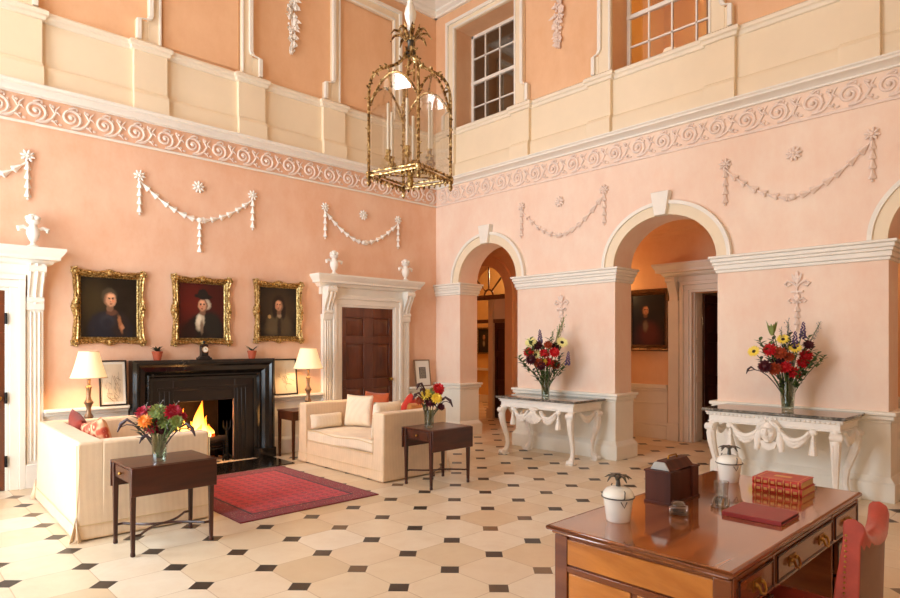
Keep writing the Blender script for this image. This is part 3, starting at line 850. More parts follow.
def candelabrum(u, z0, z1, label):
    def P(uu, z, d=.012): return Vector((XE-d, uu, z))
    b = MB(); H = z1-z0
    b.tube([P(u, z0), P(u, z1-.1)], .009, 6)
    for s in (-1, 1):
        b.tube([P(u, z1-.16), P(u+s*.03, z1-.12), P(u+s*.09, z1-.09), P(u+s*.125, z1-.12), P(u+s*.1, z1-.15), P(u+s*.06, z1-.13)], .012, 6)
        b.leaf(P(u, z1-.12, .015), P(u+s*.05, z1-.01, .03), .02, (-1,0,0), 0, 4)
        b.tube([P(u, z0+H*.5), P(u+s*.06, z0+H*.55), P(u+s*.09, z0+H*.5), P(u+s*.06, z0+H*.46)], .009, 6)
    b.leaf(P(u, z1-.13, .015), P(u, z1+.02, .03), .025, (-1,0,0), 0, 4)
    b.box(XE-.03, XE, u-.06, u+.06, z1-.22, z1-.2); b.ell(P(u, z1-.27), (.03, .035, .045), 8, 6); b.box(XE-.025, XE, u-.045, u+.045, z1-.335, z1-.32)
    for i in range(4): husk(b, P(u, z0+H*.42-i*.07), (0,0,-1), .07, .03)
    rosette(b, P(u, z0+H*.5, .01), .04, (-1,0,0), 6)
    bmesh.ops.translate(b.bm, verts=b.bm.verts, vec=-P(u, z0, 0))
    o = b.build('plaster_anthemion', M['pinkwhite'], None, loc=P(u, z0, 0)); tag(o, label, 'wall ornament')
candelabrum(5.41, 1.86, 2.3, 'small plaster anthemion ornament above flowers on the pier between the arches')
candelabrum(2.27, 1.74, 2.36, 'tall plaster anthemion ornament above flowers on the mask-fronted console')

# urns on the doorcases
def make_urn(loc, label):
    t = thing('plaster_urn', label, 'urn', loc, 0, 'urns standing on the doorcase cornices')
    b = MB(); b.lathe([(.055, 0), (.055, .02), (.03, .03), (.022, .06), (.045, .09), (.066, .15), (.06, .2), (.04, .225), (.035, .25), (.06, .27), (.07, .29), (.05, .3)], n=16)
    b.build('body', M['plasterwhite'], t)
    b = MB(); b.ell((0,0,.325), (.055, .05, .045), 10, 6)
    for i in range(6): b.ell((.05*math.cos(i*1.05), .05*math.sin(i*1.05), .32), .026, 6, 5)
    b.build('flower_finial', M['plasterwhite'], t)
    for s in (-1, 1):
        b = MB(); b.tube([(s*.05, 0, .2), (s*.09, 0, .22), (s*.135, 0, .205), (s*.13, 0, .17)], [.016, .02, .024, .014], 8); b.build('handle', M['plasterwhite'], t)
    return t
UZ = 2.626
u0 = make_urn((1.36, YN-.14, UZ), 'white plaster urn on the doorcase behind the cream sofa back')
dup(u0, (5.2, YN-.14, UZ), 0, 'white plaster urn on the corner doorcase, at the end towards the portraits')
dup(u0, (6.6, YN-.14, UZ), 0, 'white plaster urn on the corner doorcase, at the end towards the arcade')

# ------------------------------------------------------------------ portraits
def gilt_frame(t, w, h, fw, m=None, wave=True):
    """w,h: inner size; fw: frame width; scalloped carved outer edge"""
    b = MB(); rows = []; prof = [(0, .012), (.12, .03), (.2, .022), (.42, .05), (.6, .042), (.8, .055), (1.0, .03), (1.0, 0)]
    per = []
    N = 36
    for side in range(4):
        for i in range(N):
            t_ = i/N
            per.append([(-1+2*t_, -1), (1, -1+2*t_), (1-2*t_, 1), (-1, 1-2*t_)][side]+(t_,))
    for (sx, sz, t_) in per:
        ix, iz = sx*w/2, sz*h/2; ox, oz = sx*(w/2+fw), sz*(h/2+fw)
        wv = .5-.5*math.cos(t_*2*PI*3); cn = max(0, 1-min(t_, 1-t_)*7); md = max(0, 1-abs(t_-.5)*9)
        ext = (.74+.1*wv+.3*cn+.22*md) if wave else 1
        rw = []
        for k, (q, d) in enumerate(prof):
            e = q*ext if q > .25 else q
            x, z = ix+(ox-ix)*e, iz+(oz-iz)*e
            dd = d*(1+.35*cn+.25*md)
            if wave and .3 < q: dd += .014*noise.noise(Vector((x*26, z*26, 3)))+.008*noise.noise(Vector((x*60, z*60, 9)))
            rw.append((x, -dd, z))
        rows.append(rw)
    b.surf(rows, closed_v=True)
    if wave:
        for sx in (-1, 1):
            for sz in (-1, 1):
                b.ell((sx*(w/2+fw*.55), -.055, sz*(h/2+fw*.55)), (fw*.34, .03, fw*.34), 10, 6)
                for a in range(5):
                    an = a*PI/2/4+{(1,1): 0, (-1,1): PI/2, (-1,-1): PI, (1,-1): 1.5*PI}[(sx, sz)]
                    b.ell((sx*(w/2+fw*.5)+fw*.5*math.cos(an), -.04, sz*(h/2+fw*.5)+fw*.5*math.sin(an)), (fw*.16, .025, fw*.16), 8, 5)
        for (x, z) in ((0, h/2+fw*.6), (0, -h/2-fw*.6), (w/2+fw*.6, 0), (-w/2-fw*.6, 0)):
            b.ell((x, -.05, z), (fw*.36, .03, fw*.36), 10, 6)
            for s in (-1, 1):
                if x == 0: b.tube([(x+s*fw*.3, -.055, z), (x+s*fw*.9, -.055, z+.01), (x+s*fw*1.3, -.05, z-.01)], [.016, .013, .006], 6)
                else: b.tube([(x, -.055, z+s*fw*.3), (x+.01, -.055, z+s*fw*.9), (x-.01, -.05, z+s*fw*1.3)], [.016, .013, .006], 6)
    return b.build('gilt_frame', m or M['gilt'], t)
def painting(name, w, h, bg, layers, warm=.35):
    """oil portrait as soft-edged brushed shapes: (u, v, ru, rv, angle, softness, rgb), u,v from the canvas centre in units of its height"""
    k = NT('oil_'+name); tc = k.n('ShaderNodeTexCoord'); co = tc.outputs['Object']
    nz = k.n('ShaderNodeTexNoise'); k.l(co, nz.inputs['Vector']); nz.inputs['Scale'].default_value = 22; nz.inputs['Detail'].default_value = 3
    off = k.n('ShaderNodeVectorMath', operation='MULTIPLY_ADD'); k.l(nz.outputs[1], off.inputs[0]); off.inputs[1].default_value = (.03, 0, .03); off.inputs[2].default_value = (-.015, 0, -.015)
    add = k.n('ShaderNodeVectorMath', operation='ADD'); k.l(co, add.inputs[0]); k.l(off.outputs[0], add.inputs[1])
    f = k.noise(k.coord((1,1,1)), 6, 4)
    col = k.ramp(f, [(.3, tuple(x*.6 for x in lin(bg))), (.7, tuple(x*1.35 for x in lin(bg)))])
    for (u, v, ru, rv, ang, soft, rgb) in layers:
        mp = k.n('ShaderNodeMapping', vector_type='TEXTURE'); k.l(add.outputs[0], mp.inputs[0])
        mp.inputs['Location'].default_value = (u*h, 0, v*h); mp.inputs['Rotation'].default_value = (0, math.radians(ang), 0); mp.inputs['Scale'].default_value = (ru*h, 1, rv*h)
        ml = k.n('ShaderNodeVectorMath', operation='MULTIPLY'); k.l(mp.outputs[0], ml.inputs[0]); ml.inputs[1].default_value = (1, 0, 1)
        ln = k.n('ShaderNodeVectorMath', operation='LENGTH'); k.l(ml.outputs[0], ln.inputs[0])
        mr = k.n('ShaderNodeMapRange', interpolation_type='SMOOTHSTEP'); k.l(ln.outputs[1], mr.inputs[0])
        mr.inputs[1].default_value = 1-soft; mr.inputs[2].default_value = 1+soft*.6; mr.inputs[3].default_value = 1; mr.inputs[4].default_value = 0
        col = k.mix(mr.outputs[0], col, lin(rgb))
    k.l(col, k.b.inputs['Base Color']); k.set(Roughness=.32); k.b.inputs['Specular IOR Level'].default_value = .35
    k.bump(k.noise(k.coord(), 120, 3), .12, .003); return k.m
def head(u, v, s, turn=1, skin=(196,140,104), hair=(52,36,24)):
    """layers of a head about 2*s tall, lit from one side"""
    sh = tuple(int(x*.62) for x in skin); hi = tuple(min(255, int(x*1.16)) for x in skin); t = turn
    return [(u, v-.95*s, .42*s, .5*s, 0, .3, sh), (u, v, .72*s, .95*s, 0, .15, sh), (u+.1*s*t, v+.02*s, .58*s, .85*s, 0, .3, skin), (u+.12*s*t, v+.45*s, .42*s, .3*s, 0, .6, hi),
            (u+.36*s*t, v-.12*s, .2*s, .2*s, 0, .8, tuple(min(255, int(x*1.05)) for x in (skin[0], int(skin[1]*.86), int(skin[2]*.82)))), (u-.16*s+.1*s*t, v+.16*s, .16*s, .08*s, 0, .5, (60,38,28)), (u+.26*s+.08*s*t, v+.16*s, .14*s, .08*s, 0, .5, (60,38,28)),
            (u-.16*s+.1*s*t, v+.28*s, .2*s, .045*s, 0, .6, hair), (u+.27*s+.08*s*t, v+.28*s, .17*s, .045*s, 0, .6, hair),
            (u+.14*s*t, v-.02*s, .07*s, .26*s, 0, .6, hi), (u+.06*s*t, v-.2*s, .12*s, .06*s, 0, .7, sh), (u+.12*s*t, v-.42*s, .2*s, .06*s, 0, .5, (138,66,54)), (u+.12*s*t, v-.55*s, .18*s, .05*s, 0, .8, sh)]
def portrait(x, z, w, h, fw, label, m, wave=True, fm=None, loc=None, rz=0):
    t = thing('framed_portrait', label, 'painting', loc or (x, YN-.006, z), rz)
    b = MB(); b.box(-w/2, w/2, -.006, 0, -h/2, h/2); b.build('canvas', m, t, sharp=10)
    gilt_frame(t, w, h, fw, fm, wave); return t
L1 = [(-.25,.1,.3,.36,0,.9,(58,46,26)), (.02,-.42,.36,.36,0,.15,(26,26,34)), (-.12,-.3,.2,.24,20,.3,(30,31,40)), (.16,-.3,.16,.26,-12,.4,(40,30,28)), (-.03,-.22,.12,.13,0,.7,(48,49,58)), (-.03,-.27,.09,.1,0,.5,(32,33,42)), (.04,-.08,.09,.06,0,.4,(96,60,44)), (.17,-.28,.035,.16,-10,.5,(150,96,62)), (.2,-.33,.035,.05,0,.4,(176,118,84)), (0,.19,.125,.15,0,.25,(74,62,48))]+head(.01,.13,.14,1,(202,146,110),(60,46,34))
portrait(2.145, 2.01, .6, .7, .1, 'portrait of a man in dark blue, gilt frame nearest the doorway behind the sofa', painting('officer', .6, .7, (30,22,15), L1))
L2 = [(-.2,.15,.4,.45,0,.9,(96,24,18)), (.25,.2,.2,.4,0,.9,(70,20,16)), (.05,-.42,.36,.4,0,.15,(24,20,18)), (.2,-.25,.18,.26,-14,.4,(36,34,30)), (-.24,-.42,.16,.22,0,.5,(40,16,14)), (-.03,-.2,.085,.17,8,.35,(196,180,152)), (-.05,-.16,.05,.1,0,.5,(226,212,186)), (0,-.3,.035,.14,0,.6,(128,104,82)), (.09,.12,.085,.1,0,.4,(190,176,152))]+head(.02,.1,.13,-1,(204,148,114),(120,104,88))+[(.03,.27,.17,.05,4,.2,(24,20,18)), (.02,.31,.1,.1,0,.2,(30,26,24))]
portrait(3.245, 2.01, .585, .71, .1, 'portrait of a sitter in a black hat against red, middle of three gilt frames', painting('hatted_sitter', .585, .71, (62,18,14), L2))
L3 = [(0,.1,.34,.4,0,.9,(66,50,32)), (.02,-.4,.36,.36,0,.2,(58,46,34)), (-.1,-.26,.18,.26,14,.5,(86,74,54)), (.16,-.28,.14,.26,-12,.5,(74,62,46)), (.02,-.3,.05,.3,0,.7,(46,36,26)), (-.2,-.1,.04,.04,0,.5,(176,146,92)), (.01,.15,.155,.21,0,.3,(40,28,18)), (-.08,.02,.06,.16,0,.4,(38,27,18)), (.11,.02,.06,.17,0,.4,(34,24,16)), (.02,-.07,.05,.06,0,.5,(150,130,104))]+head(.015,.13,.13,-1,(190,138,104),(44,30,20))
portrait(4.345, 2.035, .57, .69, .1, 'portrait of a figure in grey-brown robes, in a gilt frame above the lit drawing', painting('robed_figure', .57, .69, (40,30,20), L3))
L4 = [(0,-.4,.34,.4,0,.3,(58,22,20)), (.02,-.28,.2,.26,0,.5,(84,34,28)), (-.06,-.12,.06,.12,0,.6,(120,100,80)), (-.06,.2,.13,.17,0,.3,(34,24,18))]+head(-.06,.19,.105,1,(178,124,88),(40,28,20))
portrait(0, 0, .6, .84, .1, 'dark portrait of a man in red, in the passage behind an arch', painting('passage_sitter', .6, .84, (26,18,13), L4),
    wave=False, fm=mat('dull_gilt_frame', (112,74,36), .4, .3, 20, metal=.5), loc=(XF-.005, 5.25, 1.98), rz=-PI/2)
L5 = [(0,-.4,.3,.36,0,.3,(40,32,26)), (0,-.12,.07,.14,0,.5,(170,150,120))]+head(0,.15,.12,1,(190,140,100),(60,46,34))
portrait(0, 0, .4, .62, .05, 'small dark portrait in the yellow room beyond the fanlight doorway', painting('yellow_room_sitter', .4, .62, (44,38,28), L5),
    wave=False, fm=M['gilt'], loc=(12.19, at(484, 330, 1).y/at(484, 330, 1).x*12.19, 1.66), rz=-PI/2)

# small framed works leaning on the dado ledge
def leaner(name, x, w, h, z, label, frame_m, fw, mount, layers, mats, lean=.06):
    t = thing(name, label, 'picture', (x, YN-.095, z)); t.rotation_euler = (-math.atan2(lean, h), 0, 0)
    b = MB()
    for q in ((-w/2, -w/2+fw, 0, h), (w/2-fw, w/2, 0, h), (-w/2, w/2, 0, fw), (-w/2, w/2, h-fw, h)): b.box(q[0], q[1], -.018, .004, q[2], q[3])
    b.build('frame', frame_m, t, bevel=.003)
    b = MB(); b.box(-w/2+fw, w/2-fw, -.006, .002, fw, h-fw)
    for k, (mi, pts) in enumerate(layers):
        b.m = mi
        b.face([b.bm.verts.new((-w/2+fw+u*(w-2*fw), -.0065-.0003*k, fw+v*(h-2*fw))) for u, v in pts])
    b.build('drawing', mats, t, sharp=10)
    return t
rnd = random.Random(3)
sk = []
for i in range(34):
    u, v = rnd.uniform(.18, .8), rnd.uniform(.1, .6); a = rnd.uniform(0, PI); L = rnd.uniform(.05, .16)
    du, dv = L*math.cos(a), L*math.sin(a); wn_ = .012
    sk.append((1, [(u-du, v-dv), (u+du, v+dv), (u+du+wn_, v+dv+wn_), (u-du+wn_, v-dv+wn_)]))
leaner('framed_engraving', 2.17, .3, .54, .845, 'thin-framed engraving leaning on the ledge behind the dark-stemmed lamp by the sofa back', M['frameblack'], .018, 0, [(2, [(.1,.06),(.9,.06),(.9,.94),(.1,.94)])]+sk, [M['mount'], M['ink'], M['paper']])
sk = []
for i in range(26):
    u, v = .5+rnd.gauss(0, .13), .38+rnd.gauss(0, .12); a = rnd.uniform(0, PI); L = rnd.uniform(.04, .12)
    du, dv = L*math.cos(a), L*math.sin(a)
    sk.append((1, [(u-du, v-dv), (u+du, v+dv), (u+du+.014, v+dv+.01), (u-du+.014, v-dv+.01)]))
leaner('framed_drawing', 4.42, .38, .52, .845, 'dark-framed figure drawing leaning on the ledge between the fireplace and lit lamp', M['frameblack'], .022, 0, sk, [M['paper'], M['ink']])
sk = [(1, [(.26,.28),(.74,.28),(.74,.74),(.26,.74)])]
for i in range(16): sk.append((2, [(.3, .3+i*.027), (.7, .3+i*.027), (.7, .307+i*.027), (.3, .307+i*.027)]))
leaner('framed_print', 7.04, .35, .46, .845, 'small framed print with a dark square image, leaning in the room corner', M['lampwood'], .016, 0, sk, [M['mount'], M['inkdark'], M['paper']])

# ------------------------------------------------------------------ fireplace
t = thing('fireplace_surround', 'black marble fireplace surround with stepped moulded frame and a burning fire', 'fireplace', (3.285, YN, 0))
b = MB()
prof = [(0, .0), (.0, .16), (.035, .19), (.06, .19), (.085, .165), (.14, .15), (.175, .1), (.19, .11), (.205, .11), (.225, .07), (.265, .06), (.265, .0)]   # (inward from outer edge, projection)
xo0, xo1, zo = 2.36, 4.21, 1.375
rows = []
for (q, p) in prof:
    rows.append([(xo0+q, YN-p, 0), (xo0+q, YN-p, zo-q), (xo1-q, YN-p, zo-q), (xo1-q, YN-p, 0)])
b.surf(rows)
b.build('moulded_frame', M['blackmarble'], t, world=True, sharp=20)
b = MB()
for x0, x1, z0, z1 in ((2.62, 2.87, 0, 1.12), (3.68, 3.95, 0, 1.12), (2.87, 3.68, .83, 1.12)): b.box(x0, x1, YN-.04, YN, z0, z1)
for x in (3.72, 3.78, 3.84, 2.83, 2.77, 2.71): b.box(x-.012, x+.012, YN-.055, YN-.04, 0, 1.0)
b.box(2.68, 3.87, YN-.055, YN-.04, .98, 1.02)
b.build('slate_slips', M['slate'], t, world=True, bevel=.004)
for s in (-1, 1):
    c = 3.285+s*.8; b = MB(); b.box(c-.13, c+.13, YN-.2, YN, 0, .14); b.build('plinth_block', M['blackmarble'], t, world=True, bevel=.008)
b = MB(); b.box(2.42, 4.14, 7.3, YN-.2, 0, .014); o = b.build('hearth_slab', M['blackmarble'], None, bevel=.004)
bmesh_ = None
tag(o, 'flat black marble hearth slab in front of the fireplace', 'hearth')
# fire, grate and andirons
t = thing('log_fire', 'burning log fire with tall yellow flames inside the black fireplace', 'fire', (3.28, 8.34, .0))
b = MB()
for i in range(9): b.tube([(-.3+i*.075, -.12, .16), (-.3+i*.075, .16, .16), (-.3+i*.075, .2, .3)], .011, 6)
b.tube([(-.33, -.12, .16), (.33, -.12, .16)], .013, 6); b.tube([(-.33, .14, .16), (.33, .14, .16)], .013, 6)
for x in (-.3, .3):
    b.tube([(x, -.12, .16), (x, -.13, 0.01)], .014, 6); b.tube([(x, .14, .16), (x, .15, 0.01)], .014, 6); b.tube([(x, -.12, .16), (x, -.14, .3)], .013, 6)
b.build('grate', M['iron'], t)
for (x0, y0, z0, x1, y1, z1, r, m) in ((-.28, -.05, .22, .3, -.02, .225, .055, 'soot'), (-.22, .08, .225, .26, .06, .22, .05, 'ember'), (-.2, -.02, .31, .24, .1, .32, .05, 'ember'), (.05, -.1, .28, .33, -.12, .3, .042, 'soot')):
    b = MB(); pts = [Vector((x0, y0, z0)).lerp(Vector((x1, y1, z1)), i/6)+Vector((0, 0, .008*math.sin(i*2))) for i in range(7)]; b.tube(pts, r, 10); b.build('log', M[m], t)
rnd = random.Random(11)
for (x, y, h, r) in ((-.19, .03, .42, .085), (.03, .0, .52, .1), (-.07, .05, .24, .09), (.12, .04, .3, .07), (-.24, .06, .22, .05), (.0, -.04, .2, .08), (.2, .08, .18, .05)):
    b = MB(); rows = []; ph = rnd.uniform(0, 6)
    for i in range(15):
        q = i/14; rr = r*(math.sin(PI*(.12+.88*q)**.62))*(1-.35*q)+.002
        cx = x+.03*math.sin(q*4+ph)*q; cy = y+.012*math.sin(q*3+ph*2)
        rows.append([(cx+rr*math.cos(2*PI*j/12)*(1+.18*math.sin(3*2*PI*j/12+q*5+ph)), cy+.6*rr*math.sin(2*PI*j/12), .3+h*q) for j in range(12)])
    b.surf(rows, closed_u=True); b.build('flame', M['flame'], t)
def andiron(x, label):
    t = thing('andiron', label, 'andiron', (x, 8.16, .0), 0, 'pair of iron andirons in the fireplace')
    b = MB(); b.tube([(0, 0, .0), (0, 0, .42)], [.03, .016, ][0:2], 8); b.ell((0, 0, .2), .028, 8, 6)
    for s in (-1, 1): b.tube([(0, 0, .1), (s*.05, -.02, .05), (s*.07, -.03, 0.005)], .014, 6)
    b.build('upright', M['iron'], t)
    b = MB()
    for s in (-1, 0, 1): b.tube([(0, 0, .4), (s*.045, 0, .45), (s*.05, 0, .54)], [.013, .011, .005], 6)
    b.build('forked_head', M['iron'], t)
    b = MB(); b.tube([(0, 0, .11), (0, .3, .11), (0, .32, 0.0)], .014, 6); b.build('log_bar', M['iron'], t)
    return t
andiron(2.93, 'forked iron andiron in the fireplace, at the patterned-cushion sofa side'); andiron(3.6, 'forked iron andiron beside the flames, at the pale cushion sofa side')

# mantel ornaments
def pot(x, label, k):
    t = thing('potted_plant', label, 'plant', (x, YN-.1, 1.375)); t['group'] = 'terracotta pots on the fireplace'
    b = MB(); b.lathe([(.042, 0), (.058, .085), (.062, .085), (.064, .11), (.054, .11), (.052, .095), (.0, .095)], n=18); b.build('pot', M['terra'], t)
    b = MB(); rn = random.Random(k)
    for i in range(11):
        a = i*2.4; b.leaf((0, 0, .095), (.075*math.cos(a), .06*math.sin(a), .13+rn.uniform(.0, .07)), .017, (0,0,1), .2)
    b.build('foliage', M['darkleaf'], t); return t
pot(2.66, 'small terracotta pot with dark leaves on the fireplace, below the blue-coat portrait', 1)
pot(3.9, 'small terracotta pot with dark leaves on the fireplace, beside the leaning figure drawing', 2)
t = thing('mantel_clock', 'small dark mantel clock with a round white dial below the middle portrait', 'clock', (3.24, YN-.1, 1.375))
b = MB(); b.box(-.085, .085, -.05, .05, 0, .025); b.frustum((-.07, .07, -.045, .045), .025, (-.05, .05, -.035, .035), .05); b.box(-.045, .045, -.035, .035, .05, .17); b.prism([(-.045, .17)]+[(.045*math.cos(PI-PI*i/10), .17+.035*math.sin(PI-PI*i/10)) for i in range(11)], 'y', -.035, .035)
b.ell((0, 0, .225), .018); b.build('case', M['ebony'], t, bevel=.003)
b = MB(); b.lathe([(.0, 0), (.038, 0), (.038, .006), (0, .008)], (0, -.036, .13), 24, Matrix.Rotation(PI/2, 3, 'X')); b.build('dial', M['dial'], t)
b = MB(); b.tube([(.04*math.cos(2*PI*i/24), -.042, .13+.04*math.sin(2*PI*i/24)) for i in range(24)], .004, 6, closed=True); b.build('bezel', M['brass'], t)
b = MB(); b.cbox((0, -.045, .142), (.004, .002, .024)); b.cbox((.009, -.045, .13), (.018, .002, .004)); b.build('hands', M['ebony'], t)

# ------------------------------------------------------------------ sofas
def pillow(name, label, loc, w, h, d, rx, rz, m, group=None, ry=0, dent=.0):
    """square cushion: w across, h tall, d thick; stands on its lower edge, then leaned by rx and turned by rz"""
    b = MB(); Nn = 14; R = Matrix.Rotation(rz, 3, 'Z') @ Matrix.Rotation(rx, 3, 'X') @ Matrix.Rotation(ry, 3, 'Y')
    for sgn in (-1, 1):
        rows = []
        for i in range(Nn+1):
            r = []
            for j in range(Nn+1):
                u, v = -1+2*i/Nn, -1+2*j/Nn
                f = max(0, (1-u**4)*(1-v**4))**.5
                pin = 1-.07*(1-abs(u)**2)*abs(v)**3; pin2 = 1-.07*(1-abs(v)**2)*abs(u)**3
                p = Vector((u*w/2*pin2, sgn*d/2*f*(1+.06*noise.noise(Vector((u*2, v*2, sgn+w)))), v*h/2*pin+h/2-dent*h*(1-u*u)*max(0, v)))
                r.append(R @ p)
            rows.append(r)
        b.surf(rows)
    bmesh.ops.remove_doubles(b.bm, verts=b.bm.verts, dist=.0008)
    o = b.build(name, m, None, loc=loc, sharp=80); tag(o, label, 'cushion', group); return o

def softbox(b, x0, x1, y0, y1, z0, z1, nx=8, ny=8, nz=6, wob=.006, seed=0, flare=0):
    """closed box grid with gently wrinkled faces; flare widens it towards the floor"""
    def P(x, y, z):
        f = flare*(1-min(1, (z-z0)/max(.001, .5)))**2
        cx, cy = (x0+x1)/2, (y0+y1)/2
        q = Vector((x*3.1+seed, y*3.1, z*2.3))
        return Vector((x+(f if x > cx else -f)*(abs(x-cx)/(x1-x0)*2)**6+wob*noise.noise(q), y+(f if y > cy else -f)*(abs(y-cy)/(y1-y0)*2)**6+wob*noise.noise(q+Vector((7,0,0))), z+wob*.6*noise.noise(q+Vector((0,9,0)))))
    X = [x0+(x1-x0)*i/nx for i in range(nx+1)]; Y = [y0+(y1-y0)*i/ny for i in range(ny+1)]; Z = [z0+(z1-z0)*i/nz for i in range(nz+1)]
    b.surf([[P(x, y, z0) for y in Y] for x in X]); b.surf([[P(x, y, z1) for y in Y] for x in X])
    b.surf([[P(x0, y, z) for z in Z] for y in Y]); b.surf([[P(x1, y, z) for z in Z] for y in Y])
    b.surf([[P(x, y0, z) for z in Z] for x in X]); b.surf([[P(x, y1, z) for z in Z] for x in X])
    bmesh.ops.remove_doubles(b.bm, verts=b.bm.verts, dist=.0005)

def sofa(loc, rz, label, hz):
    """local: back along x=0 (outer face), seat towards +x (depth .99), width along y 0..1.85"""
    t = thing('slipcovered_sofa', label, 'sofa', loc, rz)
    D, W = .99, 1.85
    b = MB(); softbox(b, 0, .19, 0, W, .01, hz, 4, 20, 12, .006, 1, .02); b.build('back', M['cream_fabric'], t, bevel=.022, seg=3, sharp=50)
    for y0, nm in ((0, 'arm'), (W-.19, 'arm')):
        b = MB(); softbox(b, .16, D, y0, y0+.19, .01, hz-.003, 12, 4, 12, .006, 3+y0, .02); b.build(nm, M['cream_fabric'], t, bevel=.022, seg=3, sharp=50)
    b = MB(); softbox(b, .16, D-.015, .18, W-.18, .01, .3, 10, 14, 6, .005, 5, .02); b.build('seat_base', M['cream_fabric'], t, bevel=.015, sharp=50)
    b = MB(); softbox(b, .19, D+.0, .19, W-.19, .3, .44, 12, 16, 3, .010, 8)
    for v in b.bm.verts:
        if v.co.z > .4: v.co.z += .03*max(0, 1-((v.co.y-W/2)/(W/2-.19))**2)*max(0, 1-((v.co.x-.6)/.42)**2)
        if v.co.x > .9: v.co.z -= .012*math.sin((v.co.y)*3.2)
    o = b.build('seat_cushion', M['cream_cushion'], t, bevel=.03, seg=3, sharp=50)
    b = MB()
    for z in (.31, .43): b.tube([(D+.004, .2+(W-.4)*i/20, z+.012*math.sin(i*.5)*(0 if z < .4 else 1)) for i in range(21)], .006, 6)
    b.build('piping', M['seam'], o)
    # hem line and corner kick pleats
    b = MB()
    hz_ = .13
    b.tube([(-.018, -.018, hz_), (D+.012, -.018, hz_)], .004, 5); b.tube([(-.018, -.018, hz_), (-.018, W+.018, hz_)], .004, 5); b.tube([(D+.012, .0, hz_), (D+.012, W, hz_)], .004, 5)
    for p in (((-.004, -.004, .02), (-.004, -.004, hz-.02)), ((D, 0, .14), (D, 0, hz-.03)), ((D, .19, .14), (D, .19, hz-.03)), ((D, W-.19, .14), (D, W-.19, hz-.03))): b.tube(p, .004, 5)
    b.build('hem_piping', M['seam'], t)
    for (cx, cy) in ((-.012, -.012), (-.012, W+.012)):
        b = MB(); s = -1 if cy < 0 else 1
        b.face([b.bm.verts.new(p) for p in ((cx, cy, .2), (cx-.045, cy+s*.01, .006), (cx-.01, cy-s*.03, .006))]); b.face([b.bm.verts.new(p) for p in ((cx, cy, .2), (cx+.005, cy+s*.045, .006), (cx+.03, cy+s*.01, .006))])
        b.build('kick_pleat', M['cream_fabric'], t, solid=.006)
    return t
so_ = sofa((1.245, 5.59, 0), -.03, 'cream slipcovered sofa seen from its back and side, beside the doorway', .79)
so_.scale = (1.055, 1, 1)
sofa((5.265, 7.43, 0), PI, 'cream slipcovered sofa with pale cushions, facing the room beside the arcade', .79)
G1 = 'patterned cushions on the sofa by the doorway'
pillow('patterned_cushion', 'red patterned cushion leaning inside the sofa by the doorway, beside a plain dark red one', (1.63, 6.3, .445), .54, .45, .14, -.2, PI/2+.1, M['pattern_cushion'], ry=.2)
pillow('patterned_cushion', 'plain dark red cushion behind the patterned cushion on the sofa by the doorway', (1.60, 6.92, .445), .48, .46, .14, -.16, PI/2-.08, fabric('dark_red_cushion', (140,50,36)), ry=-.15)
# cushions on the facing sofa: sits x 4.29..5.08, y 5.76..7.24, seat top .46
pillow('long_cushion', 'low oblong cream cushion against the far arm of the facing sofa', (4.52, 7.13, .452), .5, .2, .16, -.1, 0, M['cream_cushion'])
pillow('square_cushion', 'plump cream square cushion standing before the rust cushion on the facing sofa', (4.86, 6.9, .455), .44, .44, .17, .2, PI/2+.42, M['cream_cushion'])
pillow('rust_cushion', 'rust orange cushion tucked behind the plump cream square cushion', (5.01, 6.74, .452), .5, .48, .13, .12, PI/2+.05, M['rust_cushion'])
pillow('square_cushion', 'cream cushion slumped against the inside of the sofa arm by the small table', (4.54, 5.89, .452), .44, .45, .14, .12, .06, M['cream_cushion'])
pillow('red_cushion', 'bright red cushion peaking above the sofa arm behind the flower table', (4.96, 6.06, .585), .36, .36, .14, .1, .3, M['red_cushion'], ry=PI/4)
pillow('gold_cushion', 'orange cushion corner showing beside the bright red cushion on the sofa', (5.0, 5.9, .46), .36, .4, .12, .1, .3, fabric('orange_cushion', (222,150,84)))

# ------------------------------------------------------------------ rug
b = MB(); rows = []
for i in range(31):
    rows.append([(-RW+2*RW*i/30, -RL+2*RL*j/40, .010+.002*noise.noise(Vector((i*.4, j*.4, 0)))) for j in range(41)])
b.surf(rows); z0 = [[(p[0], p[1], .001) for p in r] for r in rows]; b.surf([r[::-1] for r in z0])
b.surf([[r[0] for r in rows], [r[0] for r in z0]]); b.surf([[r[-1] for r in rows], [r[-1] for r in z0]]); b.surf([rows[0], z0[0]]); b.surf([rows[-1], z0[-1]])
o = b.build('persian_rug', M['rug'], None, loc=(3.165, 6.22, 0), sharp=60); tag(o, 'deep red patterned rug lying on the stone floor between the two sofas', 'rug')

